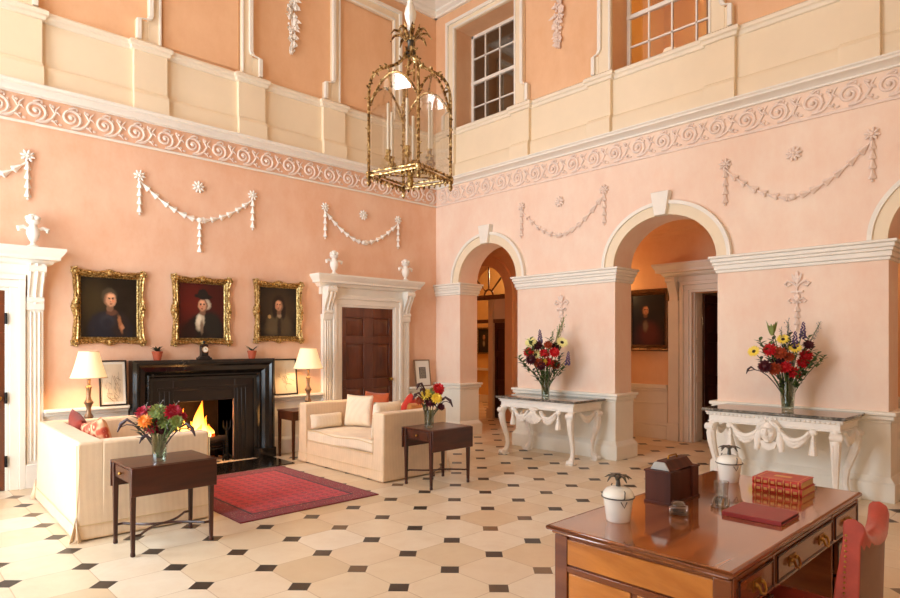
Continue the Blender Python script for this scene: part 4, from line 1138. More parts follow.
# ------------------------------------------------------------------ small tables
def pembroke(loc, w, dp, h, flap, label, knob=True):
    """drop-leaf table; local origin at the floor, corner (0,0); flaps hang along y=0 and y=dp"""
    t = thing('drop_leaf_table', label, 'table', loc)
    b = MB(); b.box(0, w, 0, dp, h-.018, h); b.build('table_top', M['mahogx'], t, bevel=.005)
    for y0, y1 in ((-.02, -.003), (dp+.003, dp+.02)):
        b = MB(); b.box(.0, w, y0, y1, h-flap, h-.004); b.build('drop_leaf', M['mahogx'], t, bevel=.004)
    b = MB()
    b.box(.02, .04, .03, dp-.03, h-.13, h-.018); b.box(w-.04, w-.02, .03, dp-.03, h-.13, h-.018); b.box(.04, w-.04, .03, .045, h-.13, h-.018); b.box(.04, w-.04, dp-.045, dp-.03, h-.13, h-.018)
    b.build('apron', M['mahog'], t)
    b = MB(); b.box(.012, .022, .08, dp-.08, h-.115, h-.03); dr = b.build('drawer', M['mahogx'], t, bevel=.003)
    b = MB(); b.ell((-.004, dp/2, h-.075), .013, 10, 7); b.tube([(.014, dp/2, h-.075), (-.004, dp/2, h-.075)], .006, 6); b.build('knob', M['brass'], dr)
    for x in (.025, w-.025):
        for y in (.035, dp-.035):
            b = MB(); b.frustum((x-.02, x+.02, y-.02, y+.02), h-.1, (x-.02, x+.02, y-.02, y+.02), h-.02); b.frustum((x-.013, x+.013, y-.013, y+.013), .035, (x-.02, x+.02, y-.02, y+.02), h-.1)
            b.lathe([(.016, 0), (.019, .012), (.016, .035), (.013, .04)], (x, y, 0), 10)
            b.build('leg', M['mahog'], t, bevel=.003)
    b = MB()
    for s in (0, 1):
        pts = []
        for i in range(13):
            q = i/12; xx = .03+(w-.06)*q; yy = (dp-.08)*(.5+(q-.5)*(1 if s else -1)*(.35+2.6*abs(q-.5)**1.2*1.0)) ; pts.append((xx, .04+min(max(yy, 0), dp-.08), .15))
        b.tube(pts, .010, 6)
    b.build('cross_stretcher', M['mahog'], t)
    return t
pembroke((1.435, 4.9, 0), .635, .5, .665, .215, 'dark mahogany drop-leaf table with flowers, behind the sofa arm beside the red rug')
pembroke((4.43, 4.93, 0), .615, .49, .645, .235, 'dark mahogany drop-leaf table with flowers, beside the sofa nearest the arcade')
def side_table(loc, w, dp, h, label):
    t = thing('side_table', label, 'table', loc)
    b = MB(); b.box(0, w, 0, dp, h-.02, h); b.build('table_top', M['mahogx'], t, bevel=.005)
    b = MB(); b.box(.02, w-.02, .02, dp-.02, h-.13, h-.02); b.build('apron', M['mahog'], t)
    b = MB(); b.box(.04, w-.04, .008, .02, h-.115, h-.035); dr = b.build('drawer', M['mahogx'], t, bevel=.003)
    b = MB(); b.ell((w*.3, 0, h-.075), .012, 8, 6); b.build('knob', M['brass'], dr)
    for x in (.03, w-.03):
        for y in (.03, dp-.03):
            b = MB(); b.frustum((x-.013, x+.013, y-.013, y+.013), 0, (x-.02, x+.02, y-.02, y+.02), h-.02); b.build('leg', M['mahog'], t)
    return t
side_table((4.23, 7.52, 0), .62, .44, .66, 'small dark side table with a drawer, between the fireplace and the facing sofa')
side_table((1.52, 7.5, 0), .6, .44, .66, 'small dark side table standing behind the sofa back under the engraving')
# table lamps
def lamp(loc, rb, rt, zb, zt, label, stem_m):
    t = thing('table_lamp', label, 'lamp', loc)
    H = zb
    b = MB(); b.lathe([(.085, 0), (.085, .02), (.06, .035), (.045, .06), (.03, .08), (.05, .11), (.028, .15), (.022, .2), (.035, .24), (.05, .27), (.03, .3), (.02, .34), (.026, .42), (.034, .44), (.016, .46), (.02, H-.02), (.045, H), (.045, H+.015), (.014, H+.02)], n=20)
    b.build('lamp_stem', stem_m, t)
    b = MB(); b.tube([(0, 0, H), (0, 0, H+.1)], .012, 8); b.ell((0, 0, H+.15), (.03, .03, .045), 10, 8); b.build('bulb', M['candle'], t)
    b = MB(); rows = []
    for i in range(9):
        q = i/8; r = rb+(rt-rb)*(q**.85)
        rows.append([(r*(1+.008*math.cos(40*2*PI*j/120))*math.cos(2*PI*j/120), r*(1+.008*math.cos(40*2*PI*j/120))*math.sin(2*PI*j/120), zb+(zt-zb)*q) for j in range(120)])
    b.surf(rows, closed_u=True); sh = b.build('lamp_shade', M['shade'], t, sharp=80)
    b = MB()
    for r, z in ((rb, zb), (rt, zt)): b.tube([(r*1.005*math.cos(2*PI*i/40), r*1.005*math.sin(2*PI*i/40), z) for i in range(40)], .005, 6, closed=True)
    b.build('shade_trim', M['cream_fabric'], sh)
    b = MB()
    for i in range(3): b.tube([(0, 0, zt-.03), (rt*math.cos(i*2.1), rt*math.sin(i*2.1), zt-.01)], .003, 5)
    b.tube([(0, 0, zb+.15), (0, 0, zt-.02)], .004, 5); b.build('shade_carrier', M['brass'], t)
    L = bpy.data.lights.new('bulb_light', 'POINT'); L.energy = 26; L.color = (1, .66, .34); L.shadow_soft_size = .05
    lo = bpy.data.objects.new('bulb_light', L); C.objects.link(lo); lo.location = Vector(loc)+Vector((0, 0, zb+.12))
    return t
lamp((1.83, 7.72, .66), .18, .098, .545, .835, 'lit table lamp with a pleated cream shade, in front of the engraving by the doorway', M['lampwood'])
lamp((4.6, 7.74, .66), .205, .112, .57, .855, 'lit table lamp with a cream shade between the figure drawing and the panelled door', M['lampwood'])

# ------------------------------------------------------------------ console tables
def console(x0, x1, y0, y1, h, label, ornate):
    """front face towards -x at x0; local origin at the floor, centre of the back edge"""
    cy = (y0+y1)/2; W = (y1-y0)/2; D = x1-x0
    t = thing('console_table', label, 'table', (x1, cy, 0))
    b = MB(); b.box(-D, 0, -W, W, h-.032, h); b.build('marble_top', M['consolemarble'], t, bevel=.01, seg=3)
    b = MB()
    for z0_, z1_, i in ((h-.05, h-.032, .03), (h-.075, h-.05, .045), (h-.135, h-.075, .06), (h-.15, h-.135, .05)): b.box(-D+i, -.02, -W+i, W-i, z0_, z1_)
    k = int(2*W/.045) if ornate else 0
    for i in range(k):
        y = -W+.06+(2*W-.12)*i/(k-1); b.ell((-D+.043, y, h-.062), (.014, .015, .014), 6, 5)
    for i in range(int(D/.05) if ornate else 0):
        for s in (-1, 1): b.ell((-D+.06+i*.05, s*(W-.043), h-.062), (.015, .014, .014), 6, 5)
    b.build('frieze_rail', M['plasterwhite'], t, bevel=.005)
    for sx, sy in ((-1, -1), (-1, 1), (1, -1), (1, 1)):
        cx_ = -D+.1 if sx < 0 else -.12; cy_ = sy*(W-.11)
        d = Vector((-1, sy*.28, 0)).normalized() if sx < 0 else Vector((-.15, sy, 0)).normalized()
        b = MB(); P, R = [], []
        for (o, z, r) in ((.0, h-.15, .045), (.045, h-.19, .05), (.06, h-.26, .048), (.045, h-.36, .043), (.01, h-.47, .037), (-.03, h-.58, .03), (-.045, .17, .027), (-.03, .1, .03), (.0, .06, .04), (.02, .03, .045), (.025, .0, .048)):
            P.append(Vector((cx_, cy_, z))+d*o); R.append(r)
        b.tube(P, R, 10)
        s_ = Vector((-d.y, d.x, 0))
        b.tube([Vector((cx_, cy_, h-.2))+d*.075-s_*.05, Vector((cx_, cy_, h-.2))+d*.075+s_*.05], .038, 12)
        b.tube([Vector((cx_, cy_, h-.2))+d*.075-s_*.056, Vector((cx_, cy_, h-.2))+d*.075+s_*.056], .018, 10)
        for q in (-.5, 0, .5): b.tube([p+d*r*.8+s_*r*q for p, r in zip(P[2:8], R[2:8])], .009, 5)
        b.tube([Vector((cx_, cy_, .035))+d*.06-s_*.045, Vector((cx_, cy_, .035))+d*.06+s_*.045], .03, 10)
        b.box(cx_-.05+d.x*.02, cx_+.05+d.x*.02, cy_-.05+d.y*.02, cy_+.05+d.y*.02, 0, .022)
        b.build('leg', M['plasterwhite'], t)
    def fest(p0, p1, sag, r):
        b = MB(); p0, p1 = Vector(p0), Vector(p1)
        for k_, (dr, do) in enumerate(((1, 0), (.6, .03), (.6, -.028))):
            pts, rr = [], []
            for i in range(21):
                q = i/20; p = p0.lerp(p1, q); p.z -= (sag+do)*4*q*(1-q); pts.append(p+Vector((-.012*k_ if abs(p1.y-p0.y) > .1 else 0, 0, 0))); rr.append(r*dr*(.45+.55*math.sin(PI*q))*(1+.08*math.sin(q*40)))
            b.tube(pts, rr, 10)
        return b.build('carved_swag', M['plasterwhite'], t)
    xf = -D+.055; zt = h-.17
    fest((xf, -W+.32, zt), (xf, -.1, zt), .12, .045); fest((xf, .1, zt), (xf, W-.32, zt), .12, .045)
    for s in (-1, 1):
        fest((-D+.22, s*(W-.06), zt), (-.18, s*(W-.06), zt), .09, .035)
        b = MB(); c = (xf, s*(W-.29), 0)
        b.ell((xf, s*(W-.29), zt), (.035, .04, .035), 10, 6); b.lathe([(.012, zt-.02), (.016, zt-.07), (.026, zt-.09), (.02, zt-.1), (.034, zt-.16), (.042, zt-.22), (.03, zt-.225)], (xf, s*(W-.29), 0), 12, None, lambda a, z: 1+.12*math.cos(7*a))
        b.build('carved_tassel', M['plasterwhite'], t)
    b = MB()
    if ornate:   # carved mask with drapery
        z = h-.19
        b.ell((xf+.015, 0, z+.03), (.075, .112, .105), 16, 10)
        b.ell((xf-.035, 0, z-.01), (.07, .078, .108), 18, 14); b.tube([(xf-.1, 0, z+.03), (xf-.122, 0, z-.015), (xf-.112, 0, z-.03)], [.008, .014, .016], 8)
        b.ell((xf-.1, 0, z-.056), (.012, .026, .008), 8, 5); b.ell((xf-.096, 0, z-.07), (.012, .02, .008), 8, 5); b.ell((xf-.085, 0, z-.098), (.02, .028, .02), 8, 6)
        for s in (-1, 1):
            b.ell((xf-.096, s*.03, z+.014), (.008, .016, .008), 8, 5); b.tube([(xf-.106, s*.008, z+.036), (xf-.103, s*.032, z+.044), (xf-.086, s*.056, z+.032)], .008, 6)
            b.ell((xf-.082, s*.042, z-.03), (.02, .024, .026), 8, 6)
            for q in range(3): b.tube([(xf-.05, s*.02*(q+1), z+.105-q*.008), (xf-.05, s*(.05+.02*q), z+.08-q*.012), (xf-.03, s*(.082+.012*q), z+.03-q*.01), (xf-.02, s*(.09+.015*q), z-.03)], [.016, .018, .018, .012], 7)
            b.tube([(xf-.01, s*.095, z+.0), (xf-.02, s*.105, z-.09), (xf-.02, s*.12, z-.2)], [.03, .04, .026], 9)
        b.prism([(-.085, z-.1), (.085, z-.1), (.06, z-.17), (0, z-.2), (-.06, z-.17)], 'x', xf-.04, xf)
        b.build('carved_mask', M['plasterwhite'], t)
    else:        # drapery knot with a shell
        z = h-.17
        for q in range(7):
            a = (q-3)*.32; b.tube([(xf-.03, .01*math.sin(a), z+.02), (xf-.05, .06*math.sin(a), z-.06), (xf-.035, .17*math.sin(a), z-.14*math.cos(a)-.03)], [.016, .03, .03], 8)
        b.ell((xf-.03, 0, z+.02), (.04, .07, .035), 12, 8); b.ell((xf-.06, 0, z-.06), (.025, .03, .035), 10, 7)
        b.build('carved_shell', M['plasterwhite'], t)
    return t
H1, H2 = .835, .885
console(6.6, XE-.08, 4.62, 5.98, H1, 'white carved console table with shell and marble top, on the pier between the arches', False)
console(6.64, XE-.08, 1.62, 2.99, H2, 'white carved console table with a face mask and marble top, behind the desk', True)

# ------------------------------------------------------------------ vases and flowers
def vase(loc, r0, r1, h, label):
    t = thing('glass_vase', label, 'vase', loc)
    b = MB(); b.lathe([(r0*.96, 0), (r0, .012), (r0+(r1-r0)*.4, h*.45), (r1, h), (r1-.004, h), (r0+(r1-r0)*.4-.004, h*.45), (r0-.005, .03), (.0, .026)], n=28)
    b.build('vase_body', M['vaseglass'], t, sharp=60); return t
CAM = Vector((0, 0, 1.58))
def flower(kind, p, base, where, grp, size=.05, rn=random):
    """one cut flower or sprig: stem from the vase to its head at p"""
    names = {'sun': ('sunflower', 'pale yellow sunflower with a dark centre'), 'red': ('red_dahlia', 'bright red dahlia'), 'dark': ('maroon_dahlia', 'dark maroon dahlia'), 'rust': ('rust_chrysanthemum', 'rust brown chrysanthemum'),
             'purp': ('purple_spike', 'dusky purple flower spike'), 'leaf': ('foliage_sprig', 'green leafy sprig'), 'tall': ('tall_grey_spray', 'tall feathery grey green spray'), 'pod': ('dark_seed_pod', 'curved dark seed pod'),
             'or': ('orange_bloom', 'orange bloom'), 'yel': ('yellow_bloom', 'yellow bloom'), 'lime': ('lime_chrysanthemum', 'lime green chrysanthemum'), 'crim': ('crimson_bloom', 'crimson bloom'), 'calla': ('pale_green_bloom', 'upright pale green bloom')}
    nm, lb = names[kind]
    p = Vector(p); base = Vector(base)
    t = thing(nm, lb+' '+where, 'flower' if kind not in ('leaf', 'tall', 'pod') else 'foliage', p, 0, lb+'s '+grp)
    out = (p-base); out.z *= .35
    f = (out.normalized()*.6+(CAM-p).normalized()*.75+Vector((0, 0, .25))).normalized()
    bot = base+Vector((rn.uniform(-.02, .02), rn.uniform(-.02, .02), .03)); ctl = base.lerp(p, .5)+Vector((0, 0, .04)); ctl.x = base.x+(p.x-base.x)*.3; ctl.y = base.y+(p.y-base.y)*.3
    if kind == 'pod': ctl = base.lerp(p, .55); ctl.z = p.z+.09
    q = [bot.lerp(ctl, i/6).lerp(ctl.lerp(p, i/6), i/6)-p for i in range(7)]
    b = MB(); b.tube(q, .004 if size < .06 else .005, 6); b.build('stem', M['stem'] if kind not in ('pod',) else M['pod'], t)
    R = Vector((0, 0, 1)).rotation_difference(f).to_matrix()
    def petals(b, n, r0, L, w, lift, up=.0):
        for i in range(n):
            a = 2*PI*(i+rn.random()*.3)/n; d = Vector((math.cos(a), math.sin(a), lift)); b.leaf(R @ (d*r0), R @ (Vector((math.cos(a), math.sin(a), lift))*L), w, R @ Vector((0, 0, 1)), .1, 4)
    b = MB()
    if kind == 'sun':
        petals(b, 15, size*.3, size*1.15, size*.2, .18); petals(b, 15, size*.3, size*1.05, size*.2, .3); b.build('petals', M['pet_pale' if 'arches' in where else 'pet_yel'], t)
        b = MB(); b.ell((0, 0, 0), (size*.36, size*.36, size*.2), 12, 6, R); b.build('seed_head', M['seed'], t)
    elif kind in ('red', 'dark', 'rust', 'or', 'yel', 'lime', 'crim'):
        mm = {'red': 'pet_red', 'dark': 'pet_dark', 'rust': 'pet_rust', 'or': 'pet_or', 'yel': 'pet_yel', 'lime': 'paleleaf', 'crim': 'pet_crim'}[kind]
        b.ell((0, 0, 0), (size*.5, size*.5, size*.4), 10, 7, R)
        for lift, L, nn in ((-.1, 1.0, 13), (.25, 1.0, 12), (.6, .9, 10), (1.1, .66, 8), (2.2, .38, 6)): petals(b, nn, size*.25, size*L, size*.2, lift)
        b.build('bloom', M[mm], t)
    elif kind == 'purp':
        d = Vector((f.x*.2, f.y*.2, 1)).normalized()
        for i in range(26):
            z = i/26; a = i*2.4; b.ell(d*(z*size*2.4-size*1.2)+Vector((math.cos(a), math.sin(a), 0))*size*.4*(1-.7*z), size*.2*(1-.5*z), 6, 4)
        b.build('bloom', M['pet_purp'], t)
    elif kind == 'calla':
        for i in range(9):
            a = i*2.4; b.leaf(Vector((.01*math.cos(a), .01*math.sin(a), -size)), Vector((size*.5*math.cos(a), size*.5*math.sin(a), size*rn.uniform(.4, 1.1))), size*.28, (math.cos(a), math.sin(a), 0), -.1)
        b.build('bloom', M['paleleaf'], t)
    elif kind == 'leaf':
        d = (p-base).normalized()
        for i in range(10):
            s = (i/9)*size*2.2; a = i*2.4; o = d*(-s); e = (d*.5+Vector((math.cos(a), math.sin(a), .25))*.9).normalized()*size*rn.uniform(.8, 1.3)
            b.leaf(o, o+e, size*.3, (0, 0, 1), .2)
        b.build('leaves', M[rn.choice(('greenleaf', 'greenleaf', 'darkleaf'))], t)
    elif kind == 'tall':
        d = (p-base).normalized()
        for i in range(34):
            s = (i/33)*size*4; a = i*2.4; o = d*(-s); e = (d*.8+Vector((math.cos(a), math.sin(a), .1))*.7).normalized()*size*rn.uniform(.4, .8)*(1+.6*i/33)
            b.leaf(o, o+e, size*.07, (0, 0, 1), .1, 3)
            if i % 3 == 0: b.ell(o+e, size*.09, 6, 4)
        b.build('sprays', M['paleleaf' if 'arches' in where else 'greyleaf'], t)
    elif kind == 'pod':
        d = out.normalized(); b.tube([d*(-size*1.2)+Vector((0, 0, size*.55)), d*(-size*.5)+Vector((0, 0, size*.75)), d*.0+Vector((0, 0, size*.25)), d*(size*.3)+Vector((0, 0, -size*.5))], [size*.06, size*.13, size*.16, size*.05], 8)
        b.build('pod', M['pod'], t)
    return t
def bouquet(v, r0, r1, h, vlabel, where, grp, F, items, size, spread, seed):
    vase(v, r0, r1, h, vlabel); rn = random.Random(seed)
    for kind, u, w_, *sz in items:
        p = at(u, w_, F+rn.uniform(-spread, spread))
        flower(kind, p, Vector(v), where, grp, (sz[0] if sz else 1)*size, rn)
V1 = Vector((7.0, 5.385, H1+.001)); V2 = Vector((7.08, 2.26, H2+.001)); V3 = Vector((1.69, 5.06, .666)); V4 = Vector((4.59, 5.15, .646))
bouquet(V1, .055, .07, .36, 'tall glass vase of flowers on the console table between the arches', 'in the tall console vase between the arches', 'in the vase between the arches', 8.6,
    [('leaf',526,350),('leaf',538,371),('leaf',548,368),('leaf',530,340),('leaf',558,362),('leaf',542,358),('sun',531,342.6),('sun',535.5,355),('sun',562,342.6),('yel',543.8,362,.7),('red',528.8,352.6),('red',544.3,353.8),('red',554.3,352.6),('red',548.5,362.7),('dark',537.6,346),('dark',531,360),('dark',556,347),('dark',541,366,.9),
     ('purp',540,336),('purp',568,358),('rust',539,363),('rust',555,365),('rust',548,345,.8),('leaf',519,358),('leaf',533,371),('leaf',523,363),('leaf',556,372),('leaf',550,339),('leaf',561,355),('leaf',544,345),('leaf',565,366),('tall',560,326),('tall',564,318),('tall',553,332,.8)], .078, .07, 21)
bouquet(V2, .058, .082, .3, 'glass vase of flowers on the mask-fronted console table', 'in the vase on the mask-fronted console', 'in the vase on the mask-fronted console', 6.45,
    [('leaf',768,356),('leaf',788,370),('leaf',799,372),('leaf',778,374),('leaf',812,349),('leaf',805,366),('leaf',783,348),('leaf',770,345),('sun',794.7,348,.85),('sun',783,339.5,.8),('sun',754,351.5,.8),('calla',772,328,1.1),('red',769.6,350),('red',805.8,356),('red',784.6,367),('red',794,373),('red',803,363),('rust',780,353),('rust',774.5,369),('rust',789,357,.8),('dark',765,366.5),('dark',778,360),('dark',808.5,345,.8),
     ('purp',803,330),('purp',795,339.5),('purp',791,359,.7),('leaf',760,341),('leaf',818,354),('leaf',809,338),('leaf',790,335),('leaf',803,374),('leaf',761,360),('leaf',812,362),('leaf',797,345),('leaf',773,340),('leaf',824,357,.8),('leaf',786,344),('pod',748,371),('tall',820,323,.7),('tall',788,322,.9),('tall',781,330,.7)], .072, .06, 22)
bouquet(V3, .05, .062, .215, 'glass vase of flowers on the drop-leaf table by the doorway sofa', 'in the vase on the table by the doorway sofa', 'in the vase by the doorway sofa', 4.82,
    [('crim',144.8,414,1.2),('crim',152.6,427,1.15),('crim',173,412.7,1.2),('or',145.5,421.7,1),('lime',158,412.7,1.25),('lime',166,422.7,1.2),('lime',176.8,422,.9),('leaf',135.5,426),('leaf',168,430),('leaf',152,418),('leaf',182,420),('leaf',138,418),('crim',181,417,.8),('tall',176,404,.9),('tall',160,404,.8),('tall',146,405,.7),('pod',121,427,1.6),('pod',192,431,1.6),('pod',142,440,1.2),('dark',162,431,.8)], .06, .05, 23)
bouquet(V4, .05, .058, .19, 'glass vase of flowers on the drop-leaf table beside the facing sofa', 'in the vase on the table by the facing sofa', 'in the vase by the facing sofa', 6.88,
    [('red',438.3,389,1.3),('dark',430.7,402,1.4),('yel',426,395,1.3),('yel',436.6,398.7,1.2),('rust',420,401,1.0),('leaf',432,393),('leaf',441,402),('leaf',424,404),('pod',418.4,387,2.0),('pod',415,397,1.8),('pod',450,403,2.0),('pod',421,391,1.5),('crim',439,392,.9),('lime',433,391,.8),('dark',441,407,.8)], .056, .05, 24)

# ------------------------------------------------------------------ desk
DT = .775
t = thing('pedestal_desk', 'large mahogany pedestal desk with brass-handled drawers and a polished top', 'desk', (3.08, 1.285, 0))
b = MB()
b.box(2.215, 3.92, .89, 1.69, DT-.022, DT); b.box(2.225, 3.91, .9, 1.68, DT-.036, DT-.022)
b.build('desk_top', M['desktop'], t, world=True, bevel=.008, seg=3)
b = MB(); b.tube([(2.215, .89, DT-.011), (3.92, .89, DT-.011), (3.92, 1.69, DT-.011), (2.215, 1.69, DT-.011)], .011, 8, closed=True); b.build('edge_moulding', M['deskdark'], t, world=True)
b = MB()
b.box(2.25, 2.27, .9, 1.67, .60, DT-.036); b.box(3.89, 3.91, .9, 1.67, .60, DT-.036); b.box(2.27, 3.89, 1.65, 1.67, .6, DT-.036); b.box(2.27, 3.89, .92, .94, .6, DT-.036)
for x in (2.25, 2.635, 3.43, 3.875): b.box(x, x+.035, .895, .93, .6, DT-.036)
b.box(2.25, 3.91, .897, .93, .595, .612); b.box(2.25, 3.91, .897, .93, .724, DT-.036)
b.build('frieze_carcass', M['deskdark'], t, world=True, bevel=.003)
def handle(par, x, z, w=.07):
    b = MB(); b.box(x-w*.55, x+w*.55, .888, .891, z-.022, z+.022)
    for s in (-1, 1): b.ell((x+s*w*.42, .882, z+.006), .009, 8, 6)
    b.tube([(x-w*.42, .876, z+.006), (x-w*.36, .868, z-.02), (x, .864, z-.03), (x+w*.36, .868, z-.02), (x+w*.42, .876, z+.006)], .0055, 6)
    b.build('brass_handle', M['brass'], par, world=True)
def drawer(x0, x1, z0, z1, hs):
    b = MB(); b.box(x0, x1, .892, .91, z0, z1); o = b.build('drawer', M['deskdark'], t, world=True, bevel=.004)
    b = MB()
    for q in ((x0, x1, z0, z0+.006), (x0, x1, z1-.006, z1), (x0, x0+.006, z0, z1), (x1-.006, x1, z0, z1)): b.box(q[0], q[1], .888, .894, q[2], q[3])
    b.build('cock_bead', M['mahog'], o, world=True)
    for hx in hs: handle(o, hx, (z0+z1)/2)
drawer(2.29, 2.63, .615, .722, (2.46,)); drawer(2.675, 3.425, .615, .722, (2.85, 3.25)); drawer(3.47, 3.87, .615, .722, (3.67,))
for x0, x1 in ((2.25, 2.655), (3.485, 3.91)):
    b = MB(); b.box(x0, x0+.02, .91, 1.66, .06, .597); b.box(x1-.02, x1, .91, 1.66, .06, .597); b.box(x0, x1, 1.64, 1.66, .06, .597); b.box(x0+.02, x1-.02, .92, .95, .06, .597)
    b.box(x0-.012, x1+.012, .9, 1.672, 0, .07)
    b.build('pedestal', M['deskdark'], t, world=True, bevel=.004)
    for z0_, z1_ in ((.43, .585), (.26, .415), (.09, .245)): drawer(x0+.03, x1-.03, z0_, z1_, ((x0+x1)/2,))
b = MB()
for y0, y1, z0_, z1_ in ((.905, 1.665, .612, .722),): b.box(2.242, 2.252, y0+.06, y1-.04, z0_, z1_)
b.build('end_frieze_panel', M['amber'], t, world=True, bevel=.003)
for y0, y1 in ((.97, 1.27), (1.30, 1.6)):
    b = MB(); b.box(2.243, 2.252, y0, y1, .1, .575); b.build('end_panel', M['amber'], t, world=True, bevel=.003)
b = MB()
b.box(2.238, 2.252, .9, .965, .07, .735); b.box(2.238, 2.252, 1.605, 1.67, .07, .735); b.box(2.238, 2.252, .965, 1.605, .578, .606)
b.build('end_frame', M['deskdark'], t, world=True, bevel=.003)

# things on the desk
def ice_bucket(p, label, k):
    t = thing('lidded_jar', label, 'jar', p, k, 'white lidded jars on the desk')
    b = MB(); b.lathe([(.05, 0), (.053, .004), (.064, .085), (.068, .105), (.062, .108), (.0, .108)], n=32); b.build('jar_body', M['ceramic'], t)
    b = MB(); b.lathe([(.07, .11), (.071, .116), (.066, .13), (.052, .146), (.03, .155), (.0, .157)], n=32); ld = b.build('lid', M['ceramic'], t)
    b = MB(); b.tube([(0, 0, .155), (0, 0, .19)], [.012, .008], 8)
    for i in range(8):
        a = i*PI/4+.3; d = Vector((math.cos(a), math.sin(a), 0)); P0 = Vector((0, 0, .185))
        rows = [P0, P0+d*.02+Vector((0, 0, .02)), P0+d*.042+Vector((0, 0, .018)), P0+d*.06+Vector((0, 0, -.004+.012*(i % 2)))]
        b.tube(rows, [.006, .01, .009, .003], 6, flat=.45)
    b.build('palm_finial', M['pewter'], ld)
    b = MB(); b.tube([(.0725*math.cos(2*PI*i/32), .0725*math.sin(2*PI*i/32), .109) for i in range(32)], .003, 6, closed=True)
    for s in (-1, 1): b.tube([(s*.07, 0, .11), (s*.082, 0, .118), (s*.085, 0, .145), (s*.078, 0, .15)], .003, 6); b.tube([(s*.072, -.014, .1), (s*.077, 0, .075), (s*.072, .014, .1)], .0022, 6)
    b.build('wire_clasp', M['wire'], t); return t
ice_bucket((2.5, 1.51, DT), 'white lidded jar with palm finial, at the desk corner nearest the open floor', .9)
ice_bucket((3.68, 1.49, DT), 'white lidded jar with palm finial, between the wooden box and the mask-fronted console', .9)
t = thing('wooden_box', 'dark mahogany box with a sarcophagus lid and silver plate, standing on the desk', 'box', (3.05, 1.525, DT))
BX = wood('box_mahogany', (58,24,14), (96,44,26), .5, (1,1,.2), 0, 8); BX.node_tree.nodes['Principled BSDF'].inputs['Specular IOR Level'].default_value = .25
b = MB(); b.box(-.155, -.065, -.07, .07, 0, .165); b.box(.085, .155, -.07, .07, 0, .165); b.box(-.07, .09, -.058, .058, 0, .158); b.build('body', BX, t, bevel=.004)
b = MB(); b.box(-.16, .16, -.074, .074, .0, .012); b.box(-.16, -.062, -.074, .074, .158, .168); b.box(.082, .16, -.074, .074, .158, .168); b.build('mouldings', BX, t, bevel=.002)
b = MB(); b.frustum((-.13, .13, -.055, .055), .166, (-.115, .115, -.024, .024), .212); ld = b.build('lid', BX, t, bevel=.002)
b = MB(); b.prism([(-.05, .169), (.05, .169), (.027, .207), (-.027, .207)], 'x', -.136, -.128); b.build('silver_plate', mat('dull_silver', (170,164,156), .5, metal=.6), ld)
b = MB(); b.tube([(-.05, 0, .212), (-.04, 0, .228), (.04, 0, .228), (.05, 0, .212)], .005, 6); b.build('handle', M['brass'], ld)
t = thing('glass_inkwell', 'square cut-glass inkwell on the desk in front of the wooden box', 'inkwell', (2.79, 1.365, DT), .5)
b = MB(); b.box(-.042, .042, -.042, .042, 0, .045); b.build('well', M['crystal'], t, bevel=.008, seg=2)
b = MB(); b.frustum((-.034, .034, -.034, .034), .046, (-.018, .018, -.018, .018), .066); b.build('stopper', M['crystal'], t, bevel=.004)
b = MB(); b.box(-.025, .025, -.025, .025, .012, .02); b.build('ink', M['seed'], t)
t = thing('glass_tumbler', 'small glass tumbler on the desk beside the pen tray', 'glass', (3.26, 1.36, DT))
b = MB(); b.lathe([(.03, 0), (.032, .004), (.038, .085), (.036, .085), (.03, .016), (0, .014)], n=24); b.build('tumbler_body', M['crystal'], t, sharp=50)
t = thing('pen_tray', 'shallow glass pen tray on the desk beside the wooden box', 'tray', (3.13, 1.31, DT), .35)
b = MB(); b.box(-.1, .1, -.04, .04, 0, .008)
for q in ((-.1, .1, -.04, -.03), (-.1, .1, .03, .04), (-.1, -.09, -.03, .03), (.09, .1, -.03, .03)): b.box(q[0], q[1], q[2], q[3], .008, .02)
b.build('tray_body', M['crystal'], t, bevel=.003)
for k_, (y, m, lab) in enumerate(((-.012, 'brass', 'slim brass pen lying in the glass pen tray'), (.014, 'pewter', 'dark pewter pen lying in the glass pen tray'))):
    b = MB(); b.tube([(-.08, 0, 0), (.05, 0, 0), (.075, 0, 0)], [.005, .005, .0015], 8); o = b.build('pen', M[m], None, loc=Vector((3.13, 1.31, DT+.0135))+Matrix.Rotation(.35, 3, 'Z') @ Vector((0, y, 0))); o.rotation_euler = (0, 0, .35+.06*k_); tag(o, lab, 'pen')
def book(p, w, d, h, rz, label):
    """spine towards -x, w along x, d along y"""
    t = thing('leather_book', label, 'book', p, rz)
    b = MB(); b.box(0, w, 0, d, 0, .003); b.box(0, w, 0, d, h-.003, h)
    b.prism([(0, 0), (-.006, h*.2), (-.007, h*.5), (-.006, h*.8), (0, h), (.004, h), (.004, 0)], 'y', 0, d) if False else b.surf([[(.004*(-1.6*math.sin(PI*i/8)), y, h*i/8) for i in range(9)] for y in (0, d)])
    cv = b.build('cover', M['bookred'], t, bevel=.0008)
    b = MB(); b.box(.003, w-.006, .004, d-.004, .003, h-.003); b.build('pages', M['pages'], t)
    b = MB()
    for i in range(7):
        y = d*(.06+.88*i/6); b.tube([(.003*(-1.6*math.sin(PI*j/8))-.0035, y, h*j/8) for j in range(9)], .0022, 5)
    for i in range(6):
        y = d*(.06+.88*(i+.5)/6); b.cbox((-.008, y, h*.5), (.002, d*.07, h*.35))
    for q in ((.02, w-.02, .02, .023), (.02, w-.02, d-.023, d-.02), (.02, .023, .02, d-.02), (w-.023, w-.02, .02, d-.02)): b.box(q[0], q[1], q[2], q[3], h-.0005, h+.0006)
    b.cbox((w*.5, d*.5, h+.0002), (w*.2, d*.35, .0012))
    b.build('gold_tooling', M['goldtool'], cv); return t
